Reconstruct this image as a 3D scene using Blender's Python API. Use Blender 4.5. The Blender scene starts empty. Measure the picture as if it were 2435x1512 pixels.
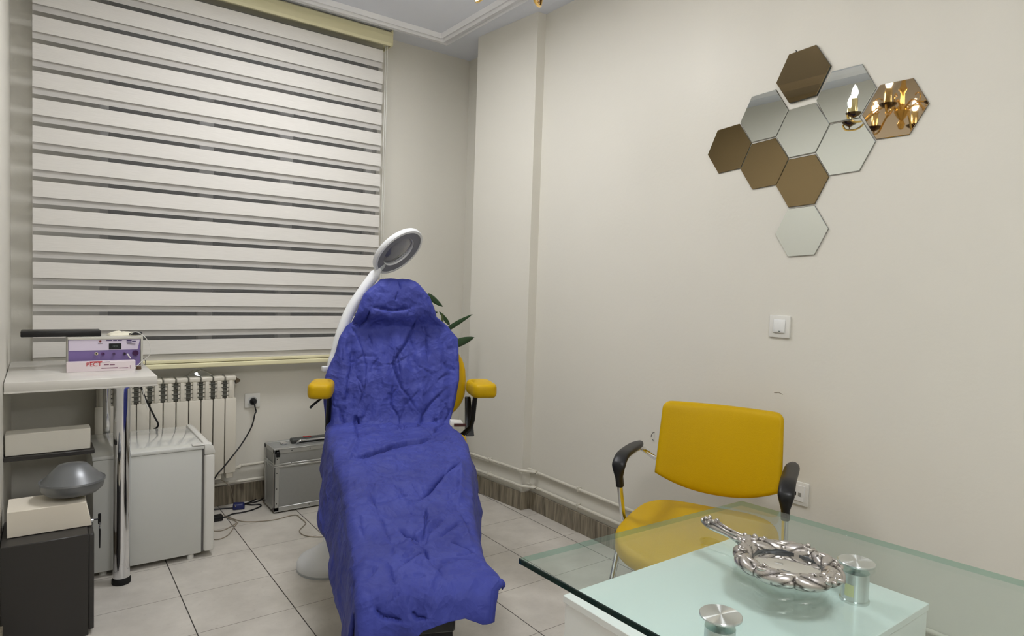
import bpy, bmesh, math, random
import numpy as np
from mathutils import Vector, Matrix, noise

# ------------------------------------------------------------------ camera
CAMH = 1.4
F_PX = 1533.63
PPX, PPY = 1239.5, 756.0
R = np.array([[0.8014578, -0.597089, 0.0339128], [-0.0005738, -0.0574732, -0.9983469], [0.598051, 0.8001135, -0.0464049]])
scn = bpy.context.scene
COL = scn.collection
cam_data = bpy.data.cameras.new('camera')
cam = bpy.data.objects.new('camera', cam_data)
COL.objects.link(cam)
cam_data.sensor_width = 36.0
cam_data.lens = F_PX / 2435.0 * 36.0
cam_data.shift_x = -(PPX - 1217.5) / 2435.0
cam_data.clip_start = 0.02
M = Matrix((
    (R[0][0], -R[1][0], -R[2][0], 0.0),
    (R[0][1], -R[1][1], -R[2][1], 0.0),
    (R[0][2], -R[1][2], -R[2][2], CAMH),
    (0, 0, 0, 1)))
cam.matrix_world = M
scn.camera = cam
# ------------------------------------------------------------------ world, exposure
w = bpy.data.worlds.new('world'); scn.world = w; w.use_nodes = True
w.node_tree.nodes['Background'].inputs[0].default_value = (0.006, 0.006, 0.006, 1)
w.node_tree.nodes['Background'].inputs[1].default_value = 1.0
scn.view_settings.view_transform = 'Standard'
scn.view_settings.look = 'None'
scn.view_settings.gamma = 1.0
scn.view_settings.use_curve_mapping = False
scn.view_settings.exposure = 0.0
BULB_STRENGTH = 84.0
BULB_COLOR = (1.0, 0.965, 0.92)
FILL_STRENGTH = 37.5  # added ceiling fill panels, not part of the room's own lighting
FILL2_STRENGTH = 59.0
FILL_COLOR = (0.985, 0.985, 1.0)

def ray(px, py):
    return R.T @ np.array([(px - PPX) / F_PX, (py - PPY) / F_PX, 1.0])
def atz(px, py, z):
    d = ray(px, py); t = (z - CAMH) / d[2]; return Vector((d[0]*t, d[1]*t, z))
def aty(px, py, y):
    d = ray(px, py); t = y / d[1]; return Vector((d[0]*t, y, CAMH + d[2]*t))
def atx(px, py, x):
    d = ray(px, py); t = x / d[0]; return Vector((x, d[1]*t, CAMH + d[2]*t))

# ------------------------------------------------------------------ materials
def lin(c):
    return tuple(((v/255.0)/12.92 if v/255.0 <= .04045 else ((v/255.0+.055)/1.055)**2.4) for v in c)
MATS = {}
def mat(name, rgb, rough=.5, metal=0.0, noise_amt=0.0, noise_scale=20, bump=0.0, bump_scale=200, spec=.5, coat=0.0,
        trans=0.0, ior=1.45, emit=None, emit_s=0.0, aniso=0.0, sheen=0.0):
    if name in MATS: return MATS[name]
    m = bpy.data.materials.new(name); m.use_nodes = True
    nt = m.node_tree; b = nt.nodes['Principled BSDF']
    c = lin(rgb) if max(rgb) > 1.5 else rgb
    b.inputs['Base Color'].default_value = (*c, 1)
    b.inputs['Roughness'].default_value = rough
    b.inputs['Metallic'].default_value = metal
    b.inputs['Specular IOR Level'].default_value = spec
    b.inputs['Coat Weight'].default_value = coat
    b.inputs['Transmission Weight'].default_value = trans
    b.inputs['IOR'].default_value = ior
    b.inputs['Anisotropic'].default_value = aniso
    b.inputs['Sheen Weight'].default_value = sheen
    if emit:
        b.inputs['Emission Color'].default_value = (*emit, 1); b.inputs['Emission Strength'].default_value = emit_s
    tc = nt.nodes.new('ShaderNodeTexCoord')
    if noise_amt > 0:
        n = nt.nodes.new('ShaderNodeTexNoise'); n.inputs['Scale'].default_value = noise_scale; n.inputs['Detail'].default_value = 6
        nt.links.new(tc.outputs['Object'], n.inputs['Vector'])
        mx = nt.nodes.new('ShaderNodeMix'); mx.data_type = 'RGBA'
        mx.inputs[6].default_value = (*[v*(1-noise_amt) for v in c], 1); mx.inputs[7].default_value = (*[min(1, v*(1+noise_amt)) for v in c], 1)
        nt.links.new(n.outputs['Fac'], mx.inputs[0]); nt.links.new(mx.outputs[2], b.inputs['Base Color'])
    if bump > 0:
        n2 = nt.nodes.new('ShaderNodeTexNoise'); n2.inputs['Scale'].default_value = bump_scale; n2.inputs['Detail'].default_value = 4
        nt.links.new(tc.outputs['Object'], n2.inputs['Vector'])
        bp = nt.nodes.new('ShaderNodeBump'); bp.inputs['Strength'].default_value = bump; bp.inputs['Distance'].default_value = .002
        nt.links.new(n2.outputs['Fac'], bp.inputs['Height']); nt.links.new(bp.outputs['Normal'], b.inputs['Normal'])
    MATS[name] = m
    return m

def N(nt, t, **k):
    n = nt.nodes.new(t)
    for a, v in k.items(): setattr(n, a, v)
    return n

m_wall = mat('wall_paint', (220, 217, 207), .42, noise_amt=.015, noise_scale=3, bump=.25, bump_scale=60, spec=.35)
m_ceil = mat('ceiling_paint', (226, 229, 238), .8, noise_amt=.02, noise_scale=4, spec=.2)
m_mould = mat('ceiling_moulding_white', (246, 246, 248), .5)
m_pipe = mat('pipe_white', (205, 201, 188), .35, noise_amt=.03, noise_scale=15)
m_plastic = mat('white_plastic', (222, 221, 215), .35)
m_black = mat('black_plastic', (16, 16, 18), .4)
m_blackmetal = mat('black_metal', (12, 12, 13), .35, metal=.3)
m_chrome = mat('chrome', (.78, .79, .82), .07, metal=1.0)
m_alu = mat('brushed_aluminium', (.50, .51, .50), .38, metal=1.0, noise_amt=.05, noise_scale=40)
m_yellow = mat('yellow_leatherette', (196, 158, 0), .45, noise_amt=.03, noise_scale=6, bump=.35, bump_scale=350, spec=.22)
m_gold = mat('polished_gold', (.92, .62, .20), .10, metal=1.0)
m_bronze_dark = mat('dark_bronze', (.10, .07, .04), .2, metal=.8)
m_white_lacquer = mat('white_lacquer', (240, 240, 238), .18, coat=.3)
m_rubber = mat('black_rubber', (10, 10, 10), .7)

def tile_material():
    m = bpy.data.materials.new('floor_tiles'); m.use_nodes = True; nt = m.node_tree; b = nt.nodes['Principled BSDF']
    tc = N(nt, 'ShaderNodeTexCoord'); sx = N(nt, 'ShaderNodeSeparateXYZ'); nt.links.new(tc.outputs['Object'], sx.inputs[0])
    def line(out, off, pitch, width):
        a = N(nt, 'ShaderNodeMath', operation='SUBTRACT'); a.inputs[1].default_value = off; nt.links.new(out, a.inputs[0])
        d = N(nt, 'ShaderNodeMath', operation='DIVIDE'); d.inputs[1].default_value = pitch; nt.links.new(a.outputs[0], d.inputs[0])
        r = N(nt, 'ShaderNodeMath', operation='ROUND'); nt.links.new(d.outputs[0], r.inputs[0])
        s = N(nt, 'ShaderNodeMath', operation='SUBTRACT'); nt.links.new(d.outputs[0], s.inputs[0]); nt.links.new(r.outputs[0], s.inputs[1])
        ab = N(nt, 'ShaderNodeMath', operation='ABSOLUTE'); nt.links.new(s.outputs[0], ab.inputs[0])
        l = N(nt, 'ShaderNodeMath', operation='LESS_THAN'); l.inputs[1].default_value = width/pitch/2; nt.links.new(ab.outputs[0], l.inputs[0])
        fl = N(nt, 'ShaderNodeMath', operation='FLOOR'); nt.links.new(d.outputs[0], fl.inputs[0])
        return l.outputs[0], fl.outputs[0]
    lx, cx = line(sx.outputs[0], .495, .379, .0042)
    ly, cy = line(sx.outputs[1], 1.988, .3655, .0028)
    n = N(nt, 'ShaderNodeTexNoise'); n.inputs['Scale'].default_value = 5; n.inputs['Detail'].default_value = 8; n.inputs['Roughness'].default_value = .62
    nt.links.new(tc.outputs['Object'], n.inputs['Vector'])
    rp = N(nt, 'ShaderNodeValToRGB'); rp.color_ramp.elements[0].position = .3; rp.color_ramp.elements[1].position = .75
    rp.color_ramp.elements[0].color = (*lin((187, 182, 173)), 1); rp.color_ramp.elements[1].color = (*lin((214, 209, 200)), 1)
    nt.links.new(n.outputs['Fac'], rp.inputs[0])
    n3 = N(nt, 'ShaderNodeTexNoise'); n3.inputs['Scale'].default_value = 45; n3.inputs['Detail'].default_value = 5
    nt.links.new(tc.outputs['Object'], n3.inputs['Vector'])
    r3 = N(nt, 'ShaderNodeValToRGB'); r3.color_ramp.elements[0].position = .62; r3.color_ramp.elements[1].position = .78
    r3.color_ramp.elements[0].color = (0, 0, 0, 1); r3.color_ramp.elements[1].color = (.35, .35, .35, 1)
    nt.links.new(n3.outputs['Fac'], r3.inputs[0])
    m0 = N(nt, 'ShaderNodeMix', data_type='RGBA'); nt.links.new(r3.outputs[0], m0.inputs[0]); nt.links.new(rp.outputs[0], m0.inputs[6]); m0.inputs[7].default_value = (*lin((160, 154, 144)), 1)
    m1 = N(nt, 'ShaderNodeMix', data_type='RGBA'); nt.links.new(ly, m1.inputs[0]); nt.links.new(m0.outputs[2], m1.inputs[6]); m1.inputs[7].default_value = (*lin((104, 96, 86)), 1)
    m2 = N(nt, 'ShaderNodeMix', data_type='RGBA'); nt.links.new(lx, m2.inputs[0]); nt.links.new(m1.outputs[2], m2.inputs[6]); m2.inputs[7].default_value = (*lin((48, 44, 40)), 1)
    nt.links.new(m2.outputs[2], b.inputs['Base Color']); b.inputs['Roughness'].default_value = .28; b.inputs['Specular IOR Level'].default_value = .4
    mxl = N(nt, 'ShaderNodeMath', operation='MAXIMUM'); nt.links.new(lx, mxl.inputs[0]); nt.links.new(ly, mxl.inputs[1])
    iv = N(nt, 'ShaderNodeMath', operation='SUBTRACT'); iv.inputs[0].default_value = 1; nt.links.new(mxl.outputs[0], iv.inputs[1])
    bp = N(nt, 'ShaderNodeBump'); bp.inputs['Strength'].default_value = .5; bp.inputs['Distance'].default_value = .001
    nt.links.new(iv.outputs[0], bp.inputs['Height']); nt.links.new(bp.outputs['Normal'], b.inputs['Normal'])
    return m
m_tile = tile_material()

def marble_material():
    m = bpy.data.materials.new('skirting_stone'); m.use_nodes = True; nt = m.node_tree; b = nt.nodes['Principled BSDF']
    tc = N(nt, 'ShaderNodeTexCoord'); mp = N(nt, 'ShaderNodeMapping'); mp.inputs['Scale'].default_value = (22, 22, 2.0)
    nt.links.new(tc.outputs['Object'], mp.inputs[0])
    n = N(nt, 'ShaderNodeTexNoise'); n.inputs['Scale'].default_value = 2.2; n.inputs['Detail'].default_value = 8; n.inputs['Distortion'].default_value = .6
    nt.links.new(mp.outputs[0], n.inputs['Vector'])
    rp = N(nt, 'ShaderNodeValToRGB'); e = rp.color_ramp.elements
    e[0].position = .32; e[0].color = (*lin((86, 78, 64)), 1); e[1].position = .72; e[1].color = (*lin((158, 148, 128)), 1)
    nt.links.new(n.outputs['Fac'], rp.inputs[0]); nt.links.new(rp.outputs[0], b.inputs['Base Color']); b.inputs['Roughness'].default_value = .3
    return m
m_marble = marble_material()

def cloth_material():
    m = bpy.data.materials.new('blue_nonwoven_cloth'); m.use_nodes = True; nt = m.node_tree; b = nt.nodes['Principled BSDF']
    tc = N(nt, 'ShaderNodeTexCoord')
    n = N(nt, 'ShaderNodeTexNoise'); n.inputs['Scale'].default_value = 7; n.inputs['Detail'].default_value = 5
    nt.links.new(tc.outputs['Object'], n.inputs['Vector'])
    rp = N(nt, 'ShaderNodeValToRGB'); e = rp.color_ramp.elements
    e[0].position = .3; e[0].color = (*lin((50, 57, 132)), 1); e[1].position = .7; e[1].color = (*lin((62, 71, 154)), 1)
    nt.links.new(n.outputs['Fac'], rp.inputs[0]); nt.links.new(rp.outputs[0], b.inputs['Base Color'])
    b.inputs['Roughness'].default_value = .6; b.inputs['Specular IOR Level'].default_value = .25
    # crumpled paper-like relief and fine non-woven dimples
    wn = N(nt, 'ShaderNodeTexNoise'); wn.inputs['Scale'].default_value = 5; wn.inputs['Detail'].default_value = 4; nt.links.new(tc.outputs['Object'], wn.inputs['Vector'])
    wm = N(nt, 'ShaderNodeVectorMath', operation='MULTIPLY_ADD'); wm.inputs[1].default_value = (.16, .16, .16); nt.links.new(wn.outputs['Color'], wm.inputs[0]); nt.links.new(tc.outputs['Object'], wm.inputs[2])
    v1 = N(nt, 'ShaderNodeTexVoronoi'); v1.inputs['Scale'].default_value = 9; v2 = N(nt, 'ShaderNodeTexVoronoi'); v2.inputs['Scale'].default_value = 24; v3 = N(nt, 'ShaderNodeTexVoronoi'); v3.inputs['Scale'].default_value = 60
    for v_ in (v1, v2, v3): nt.links.new(wm.outputs[0], v_.inputs['Vector'])
    a1 = N(nt, 'ShaderNodeMath', operation='MULTIPLY_ADD'); a1.inputs[1].default_value = .40; nt.links.new(v2.outputs['Distance'], a1.inputs[0]); nt.links.new(v1.outputs['Distance'], a1.inputs[2])
    mu = N(nt, 'ShaderNodeMath', operation='MULTIPLY_ADD'); mu.inputs[1].default_value = .13; nt.links.new(v3.outputs['Distance'], mu.inputs[0]); nt.links.new(a1.outputs[0], mu.inputs[2])
    vr = N(nt, 'ShaderNodeTexVoronoi'); vr.inputs['Scale'].default_value = 420; nt.links.new(tc.outputs['Object'], vr.inputs['Vector'])
    b1 = N(nt, 'ShaderNodeBump'); b1.inputs['Strength'].default_value = .55; b1.inputs['Distance'].default_value = .022; nt.links.new(mu.outputs[0], b1.inputs['Height'])
    b2 = N(nt, 'ShaderNodeBump'); b2.inputs['Strength'].default_value = .12; b2.inputs['Distance'].default_value = .001
    nt.links.new(vr.outputs['Distance'], b2.inputs['Height']); nt.links.new(b1.outputs['Normal'], b2.inputs['Normal']); nt.links.new(b2.outputs['Normal'], b.inputs['Normal'])
    return m
m_cloth = cloth_material()

def sheer_material():
    m = bpy.data.materials.new('sheer_blind_fabric'); m.use_nodes = True; nt = m.node_tree
    for n in list(nt.nodes): nt.nodes.remove(n)
    o = N(nt, 'ShaderNodeOutputMaterial'); d = N(nt, 'ShaderNodeBsdfDiffuse'); t = N(nt, 'ShaderNodeBsdfTransparent'); mx = N(nt, 'ShaderNodeMixShader')
    d.inputs[0].default_value = (.62, .61, .59, 1); t.inputs[0].default_value = (.92, .92, .925, 1); mx.inputs[0].default_value = .91
    nt.links.new(d.outputs[0], mx.inputs[1]); nt.links.new(t.outputs[0], mx.inputs[2]); nt.links.new(mx.outputs[0], o.inputs[0])
    return m
m_sheer = sheer_material()
def fabric_material():
    m = bpy.data.materials.new('opaque_blind_fabric'); m.use_nodes = True; nt = m.node_tree; b = nt.nodes['Principled BSDF']
    tc = N(nt, 'ShaderNodeTexCoord'); mp = N(nt, 'ShaderNodeMapping'); mp.inputs['Scale'].default_value = (4, 4, 260)
    nt.links.new(tc.outputs['Object'], mp.inputs[0])
    n = N(nt, 'ShaderNodeTexNoise'); n.inputs['Scale'].default_value = 3; n.inputs['Detail'].default_value = 4; nt.links.new(mp.outputs[0], n.inputs['Vector'])
    rp = N(nt, 'ShaderNodeValToRGB'); e = rp.color_ramp.elements
    e[0].position = .3; e[0].color = (*lin((216, 213, 207)), 1); e[1].position = .7; e[1].color = (*lin((228, 225, 220)), 1)
    nt.links.new(n.outputs['Fac'], rp.inputs[0]); nt.links.new(rp.outputs[0], b.inputs['Base Color']); b.inputs['Roughness'].default_value = .8
    bp = N(nt, 'ShaderNodeBump'); bp.inputs['Strength'].default_value = .3; bp.inputs['Distance'].default_value = .001
    nt.links.new(n.outputs['Fac'], bp.inputs['Height']); nt.links.new(bp.outputs['Normal'], b.inputs['Normal'])
    return m
m_fabric = fabric_material()

def glass_material(name, tint, rough=0.0, refl=.045):
    m = bpy.data.materials.new(name); m.use_nodes = True; nt = m.node_tree
    for n in list(nt.nodes): nt.nodes.remove(n)
    o = N(nt, 'ShaderNodeOutputMaterial'); g = N(nt, 'ShaderNodeBsdfGlossy'); t = N(nt, 'ShaderNodeBsdfTransparent'); x = N(nt, 'ShaderNodeMixShader')
    lw = N(nt, 'ShaderNodeLayerWeight'); lw.inputs[0].default_value = .5
    pw = N(nt, 'ShaderNodeMath', operation='POWER'); pw.inputs[1].default_value = 5.0; ma = N(nt, 'ShaderNodeMath', operation='MULTIPLY_ADD'); ma.inputs[1].default_value = .94; ma.inputs[2].default_value = refl
    nt.links.new(lw.outputs['Facing'], pw.inputs[0]); nt.links.new(pw.outputs[0], ma.inputs[0]); nt.links.new(ma.outputs[0], x.inputs[0])
    g.inputs['Roughness'].default_value = rough; t.inputs[0].default_value = (*tint, 1)
    nt.links.new(t.outputs[0], x.inputs[1]); nt.links.new(g.outputs[0], x.inputs[2]); nt.links.new(x.outputs[0], o.inputs[0])
    return m

# ------------------------------------------------------------------ mesh builders
class MB:
    def __init__(s): s.bm = bmesh.new()
    def poly_prism(s, pts, axis, d0, d1, bevel=0, seg=2):
        """closed outline pts (2-tuples) extruded along axis 'x','y','z' from d0 to d1"""
        def P(p, d):
            return {'x': (d, p[0], p[1]), 'y': (p[0], d, p[1]), 'z': (p[0], p[1], d)}[axis]
        a = [s.bm.verts.new(P(p, d0)) for p in pts]; b = [s.bm.verts.new(P(p, d1)) for p in pts]
        fs = [s.bm.faces.new(a), s.bm.faces.new(b[::-1])]
        n = len(pts)
        for i in range(n): fs.append(s.bm.faces.new((a[i], b[i], b[(i+1) % n], a[(i+1) % n])))
        if bevel:
            es = list({e for f in fs for e in f.edges if e.calc_face_angle(0) > .5} if False else {e for f in fs for e in f.edges})
            bmesh.ops.recalc_face_normals(s.bm, faces=fs)
            es = [e for e in es if e.calc_face_angle(0) > .5]
            bmesh.ops.bevel(s.bm, geom=es, offset=bevel, segments=seg, profile=.5, affect='EDGES')
        return s
    def box(s, x0, x1, y0, y1, z0, z1, bevel=0, seg=2):
        return s.poly_prism([(x0, y0), (x1, y0), (x1, y1), (x0, y1)], 'z', z0, z1, bevel, seg)
    def hull8(s, P, bevel=0, seg=2):
        """box from 8 corner points: bottom ring then top ring"""
        v = [s.bm.verts.new(p) for p in P]
        fs = [s.bm.faces.new(v[0:4]), s.bm.faces.new(v[4:8])]
        for i in range(4): fs.append(s.bm.faces.new((v[i], v[(i+1) % 4], v[4+(i+1) % 4], v[4+i])))
        bmesh.ops.recalc_face_normals(s.bm, faces=fs)
        if bevel: bmesh.ops.bevel(s.bm, geom=list({e for f in fs for e in f.edges}), offset=bevel, segments=seg, profile=.5, affect='EDGES')
        return s
    def tube(s, pts, r, seg=10, caps=True, flat=None):
        """pts list of 3-vectors; r number or list; flat=(fx) squash ratio sideways"""
        pts = [Vector(p) for p in pts]; n = len(pts); rr = r if isinstance(r, (list, tuple)) else [r]*n
        up = Vector((0, 0, 1)); prev = None; rings = []
        for i, p in enumerate(pts):
            t = (pts[min(i+1, n-1)] - pts[max(i-1, 0)]).normalized()
            if prev is None:
                a = up if abs(t.dot(up)) < .95 else Vector((1, 0, 0))
                x = t.cross(a).normalized()
            else:
                x = (prev - t*prev.dot(t)).normalized()
            prev = x; y = t.cross(x)
            fl = flat or 1.0
            rings.append([s.bm.verts.new(p + (x*math.cos(2*math.pi*k/seg) + y*math.sin(2*math.pi*k/seg)*fl)*rr[i]) for k in range(seg)])
        for i in range(n-1):
            for k in range(seg):
                s.bm.faces.new((rings[i][k], rings[i][(k+1) % seg], rings[i+1][(k+1) % seg], rings[i+1][k]))
        if caps:
            s.bm.faces.new(rings[0][::-1]); s.bm.faces.new(rings[-1])
        return s
    def lathe(s, prof, c=(0, 0, 0), axis=(0, 0, 1), seg=32, closed=True):
        """prof list of (radius, height) revolved around axis through c"""
        z = Vector(axis).normalized(); a = Vector((1, 0, 0)) if abs(z.x) < .9 else Vector((0, 1, 0))
        x = z.cross(a).normalized(); y = z.cross(x); c = Vector(c); rings = []
        for r, h in prof:
            if r < 1e-6: rings.append([s.bm.verts.new(c + z*h)])
            else: rings.append([s.bm.verts.new(c + z*h + (x*math.cos(2*math.pi*k/seg) + y*math.sin(2*math.pi*k/seg))*r) for k in range(seg)])
        for i in range(len(rings)-1):
            A, B = rings[i], rings[i+1]
            for k in range(seg):
                k2 = (k+1) % seg
                if len(A) == 1 and len(B) == 1: continue
                if len(A) == 1: s.bm.faces.new((A[0], B[k2], B[k]))
                elif len(B) == 1: s.bm.faces.new((A[k], A[k2], B[0]))
                else: s.bm.faces.new((A[k], A[k2], B[k2], B[k]))
        if closed:
            if len(rings[0]) > 1: s.bm.faces.new(rings[0][::-1])
            if len(rings[-1]) > 1: s.bm.faces.new(rings[-1])
        return s
    def grid(s, rows, close_u=False):
        """rows: list of lists of points -> quad sheet"""
        V = [[s.bm.verts.new(p) for p in r] for r in rows]
        for i in range(len(V)-1):
            n = len(V[i])
            for k in range(n if close_u else n-1):
                s.bm.faces.new((V[i][k], V[i][(k+1) % n], V[i+1][(k+1) % n], V[i+1][k]))
        return s
    def ball(s, c, r, seg=12, scale=(1, 1, 1), rot=None):
        m = Matrix.Translation(Vector(c)) @ (rot or Matrix()) @ Matrix.Diagonal((r*scale[0], r*scale[1], r*scale[2], 1))
        bmesh.ops.create_uvsphere(s.bm, u_segments=seg, v_segments=max(6, seg//2+2), radius=1, matrix=m)
        return s
    def build(s, name, material, parent=None, world=True, smooth=True, mods=None, origin=None):
        """vertices are in world space; they are stored relative to parent/origin"""
        bmesh.ops.recalc_face_normals(s.bm, faces=s.bm.faces)
        me = bpy.data.meshes.new(name)
        base = WM.get(parent.name, Matrix()) if parent else Matrix()
        own = base
        if parent is None and origin is not None: own = Matrix.Translation(Vector(origin))
        if world: s.bm.transform(own.inverted())
        s.bm.to_mesh(me); s.bm.free()
        ms = material if isinstance(material, (list, tuple)) else [material]
        for m in ms: me.materials.append(m)
        if smooth:
            for p in me.polygons: p.use_smooth = True
        o = bpy.data.objects.new(name, me); COL.objects.link(o)
        if parent: o.parent = parent
        else: o.matrix_world = own
        WM[o.name] = own
        if smooth is True or smooth == 'auto':
            md = o.modifiers.new('edge_split', 'EDGE_SPLIT'); md.split_angle = math.radians(38)
        return o
WM = {}
def tag(o, label, cat, group=None, kind=None):
    if label: o['label'] = label
    if cat: o['category'] = cat
    if group: o['group'] = group
    if kind: o['kind'] = kind
    return o
def thing(name, label, cat, loc=(0, 0, 0), rotz=0, group=None):
    o = bpy.data.objects.new(name, None); COL.objects.link(o)
    m = Matrix.Translation(Vector(loc)) @ Matrix.Rotation(rotz, 4, 'Z')
    o.location = loc; o.rotation_euler = (0, 0, rotz); o.empty_display_size = .05
    WM[o.name] = m
    return tag(o, label, cat, group)
def struct(o):
    o['kind'] = 'structure'; return o
def catmull(P, n=8, closed=False):
    P = [Vector(p) for p in P]; out = []; m = len(P)
    rng = range(m if closed else m-1)
    for i in rng:
        if closed: p0, p1, p2, p3 = P[(i-1) % m], P[i], P[(i+1) % m], P[(i+2) % m]
        else: p0, p1, p2, p3 = P[max(i-1, 0)], P[i], P[i+1], P[min(i+2, m-1)]
        for k in range(n):
            t = k/n
            out.append(.5*((2*p1)+(-p0+p2)*t+(2*p0-5*p1+4*p2-p3)*t*t+(-p0+3*p1-3*p2+p3)*t**3))
    if not closed: out.append(P[-1])
    return out
def text_mesh(name, s, size, material, parent, origin, xdir, ydir, extrude=.0004, align='CENTER', label=None):
    """flat lettering lying on a surface; origin world point, xdir/ydir world vectors"""
    cu = bpy.data.curves.new(name, 'FONT'); cu.body = s; cu.size = size; cu.extrude = extrude; cu.align_x = align; cu.align_y = 'CENTER'
    tmp = bpy.data.objects.new(name+'_tmp', cu); COL.objects.link(tmp)
    dg = bpy.context.evaluated_depsgraph_get(); me = bpy.data.meshes.new_from_object(tmp.evaluated_get(dg))
    bpy.data.objects.remove(tmp); bpy.data.curves.remove(cu)
    x = Vector(xdir).normalized(); y = Vector(ydir).normalized(); z = x.cross(y)
    W = Matrix(((x.x, y.x, z.x, origin[0]), (x.y, y.y, z.y, origin[1]), (x.z, y.z, z.z, origin[2]), (0, 0, 0, 1)))
    base = WM.get(parent.name, Matrix()) if parent else Matrix()
    me.transform(base.inverted() @ W); me.materials.clear(); me.materials.append(material)
    o = bpy.data.objects.new(name, me); COL.objects.link(o); o.parent = parent; WM[o.name] = base
    return o
def fbm(p, o=4):
    return noise.fractal(Vector(p), 1.0, 2.0, o)

# ================================================================== SETTING
XW, YB, ZC = 2.505, 4.225, 3.09
XL = -0.12
struct(MB().box(-1.35, 2.75, -1.1, 4.5, -.06, 0).build('floor', m_tile, smooth=False))
struct(MB().box(-1.35, 2.75, -1.1, 4.5, ZC, ZC+.06).build('ceiling', m_ceil, smooth=False))
struct(MB().box(XW, 2.75, -1.1, 3.205, 0, ZC).build('wall_right', m_wall, smooth=False))
# slightly out-of-square pier standing proud of the right wall near the corner
struct(MB().poly_prism([(2.442, 3.2), (2.75, 3.2), (2.75, 3.785), (2.386, 3.785)], 'z', 0, ZC).build('wall_pier', m_wall, smooth=False))
struct(MB().box(2.592, 2.75, 3.785, YB, 0, ZC).build('wall_recess', m_wall, smooth=False))
# window wall with its opening
WX0, WX1, WZ0, WZ1 = .262, 1.862, .955, 3.04
mb = MB()
mb.box(-1.35, WX0, YB, 4.42, 0, ZC); mb.box(WX1, 2.75, YB, 4.42, 0, ZC)
mb.box(WX0, WX1, YB, 4.42, 0, WZ0); mb.box(WX0, WX1, YB, 4.42, WZ1, ZC)
struct(mb.build('wall_back', m_wall, smooth=False))
struct(MB().box(-.30, XL, .95, YB, 0, ZC).build('wall_left', m_wall, smooth=False))
struct(MB().box(-1.35, -.30, .95, 1.1, 0, ZC).build('wall_left_return', m_wall, smooth=False))
struct(MB().box(-1.45, -1.35, -1.1, 1.1, 0, ZC).build('wall_left_entry', m_wall, smooth=False))
struct(MB().box(-1.35, 2.75, -1.2, -1.1, 0, ZC).build('wall_front', m_wall, smooth=False))

# ceiling moulding: a rectangle of three stepped ridges
def ring(mb, x0, x1, y0, y1, z0, z1, wdt):
    """rectangular picture-frame band of width wdt"""
    o = [(x0, y0), (x1, y0), (x1, y1), (x0, y1)]; i = [(x0+wdt, y0+wdt), (x1-wdt, y0+wdt), (x1-wdt, y1-wdt), (x0+wdt, y1-wdt)]
    bm = mb.bm
    lo = [[bm.verts.new((*p, z0)) for p in o], [bm.verts.new((*p, z0)) for p in i]]
    mid = [(.5*(a[0]+b[0]), .5*(a[1]+b[1])) for a, b in zip(o, i)]
    m_ = [bm.verts.new((*p, z1)) for p in mid]
    for k in range(4):
        j = (k+1) % 4
        bm.faces.new((lo[0][k], lo[0][j], m_[j], m_[k])); bm.faces.new((m_[k], m_[j], lo[1][j], lo[1][k]))
mb = MB()
MX0, MX1, MY0, MY1 = .12, 2.276, .25, 4.012
for off, wd, dz in ((0, .018, .026), (.020, .016, .020), (.040, .026, .034), (.070, .022, .044), (.095, .020, .030)):
    ring(mb, MX0+off, MX1-off, MY0+off, MY1-off, ZC+.001, ZC-dz, wd)
struct(mb.build('trim_1', m_mould, smooth=False))

# stone skirting
def base_strip(name, pts, h=.112, th=.012):
    """pts: floor polyline along the wall face; room side is to the left of travel"""
    mb = MB()
    n = len(pts); off = []
    for i in range(n):
        nrm = Vector((0, 0))
        for a, b in ((i-1, i), (i, i+1)):
            if 0 <= a and b < n:
                d = (Vector(pts[b])-Vector(pts[a])).normalized(); q = Vector((-d.y, d.x))
                nrm = q if nrm.length == 0 else (nrm+q)/(1+nrm.dot(q))
        off.append(Vector(pts[i])+nrm*th)
    outline = [tuple(p) for p in pts] + [tuple(p) for p in off[::-1]]
    mb.poly_prism(outline, 'z', 0, h, bevel=.0015, seg=1)
    return struct(mb.build(name, m_marble, smooth=False))
base_strip('baseboard_right', [(XW, -1.1), (XW, 3.2), (2.442, 3.2), (2.386, 3.785), (2.592, 3.785), (2.592, YB)])
base_strip('baseboard_back', [(2.592, YB), (XL, YB)], h=.12)
base_strip('baseboard_left', [(XL, YB), (XL, .95)])

# window behind the blind: sashes, transom and dark panes
win = thing('window_1', None, None, (1.05, 4.31, WZ0)); win['kind'] = 'structure'
m_upvc = mat('window_frame_white', (200, 198, 192), .4)
m_night = glass_material('window_glass', (.8, .86, .83))
def frame_bars(x0, x1, z0, z1, t, y0, y1):
    mb = MB(); mb.box(x0, x0+t, y0, y1, z0, z1, .004, 1); mb.box(x1-t, x1, y0, y1, z0, z1, .004, 1)
    mb.box(x0+t, x1-t, y0, y1, z0, z0+t, .004, 1); mb.box(x0+t, x1-t, y0, y1, z1-t, z1, .004, 1); return mb
frame_bars(WX0, WX1, WZ0, WZ1, .045, 4.30, 4.36).build('outer_frame', m_upvc, win, smooth=False)
mb = MB(); mb.box(.765, .845, 4.295, 4.36, WZ0+.045, WZ1-.045, .004, 1); mb.box(1.235, 1.318, 4.295, 4.36, WZ0+.045, WZ1-.045, .004, 1)
mb.build('mullion', m_upvc, win, smooth=False)
mb = MB(); mb.box(.307, 1.235, 4.293, 4.358, 2.57, 2.645, .004, 1); mb.build('transom', m_upvc, win, smooth=False)
for a, b, c, d in ((.307, .765, 1.0, 2.57), (.307, .765, 2.645, 2.995), (.845, 1.235, 1.0, 2.57), (.845, 1.235, 2.645, 2.995), (1.318, 1.817, 1.0, 2.995)):
    MB().box(a, b, 4.335, 4.341, c, d).build('pane', m_night, win, smooth=False)

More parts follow.
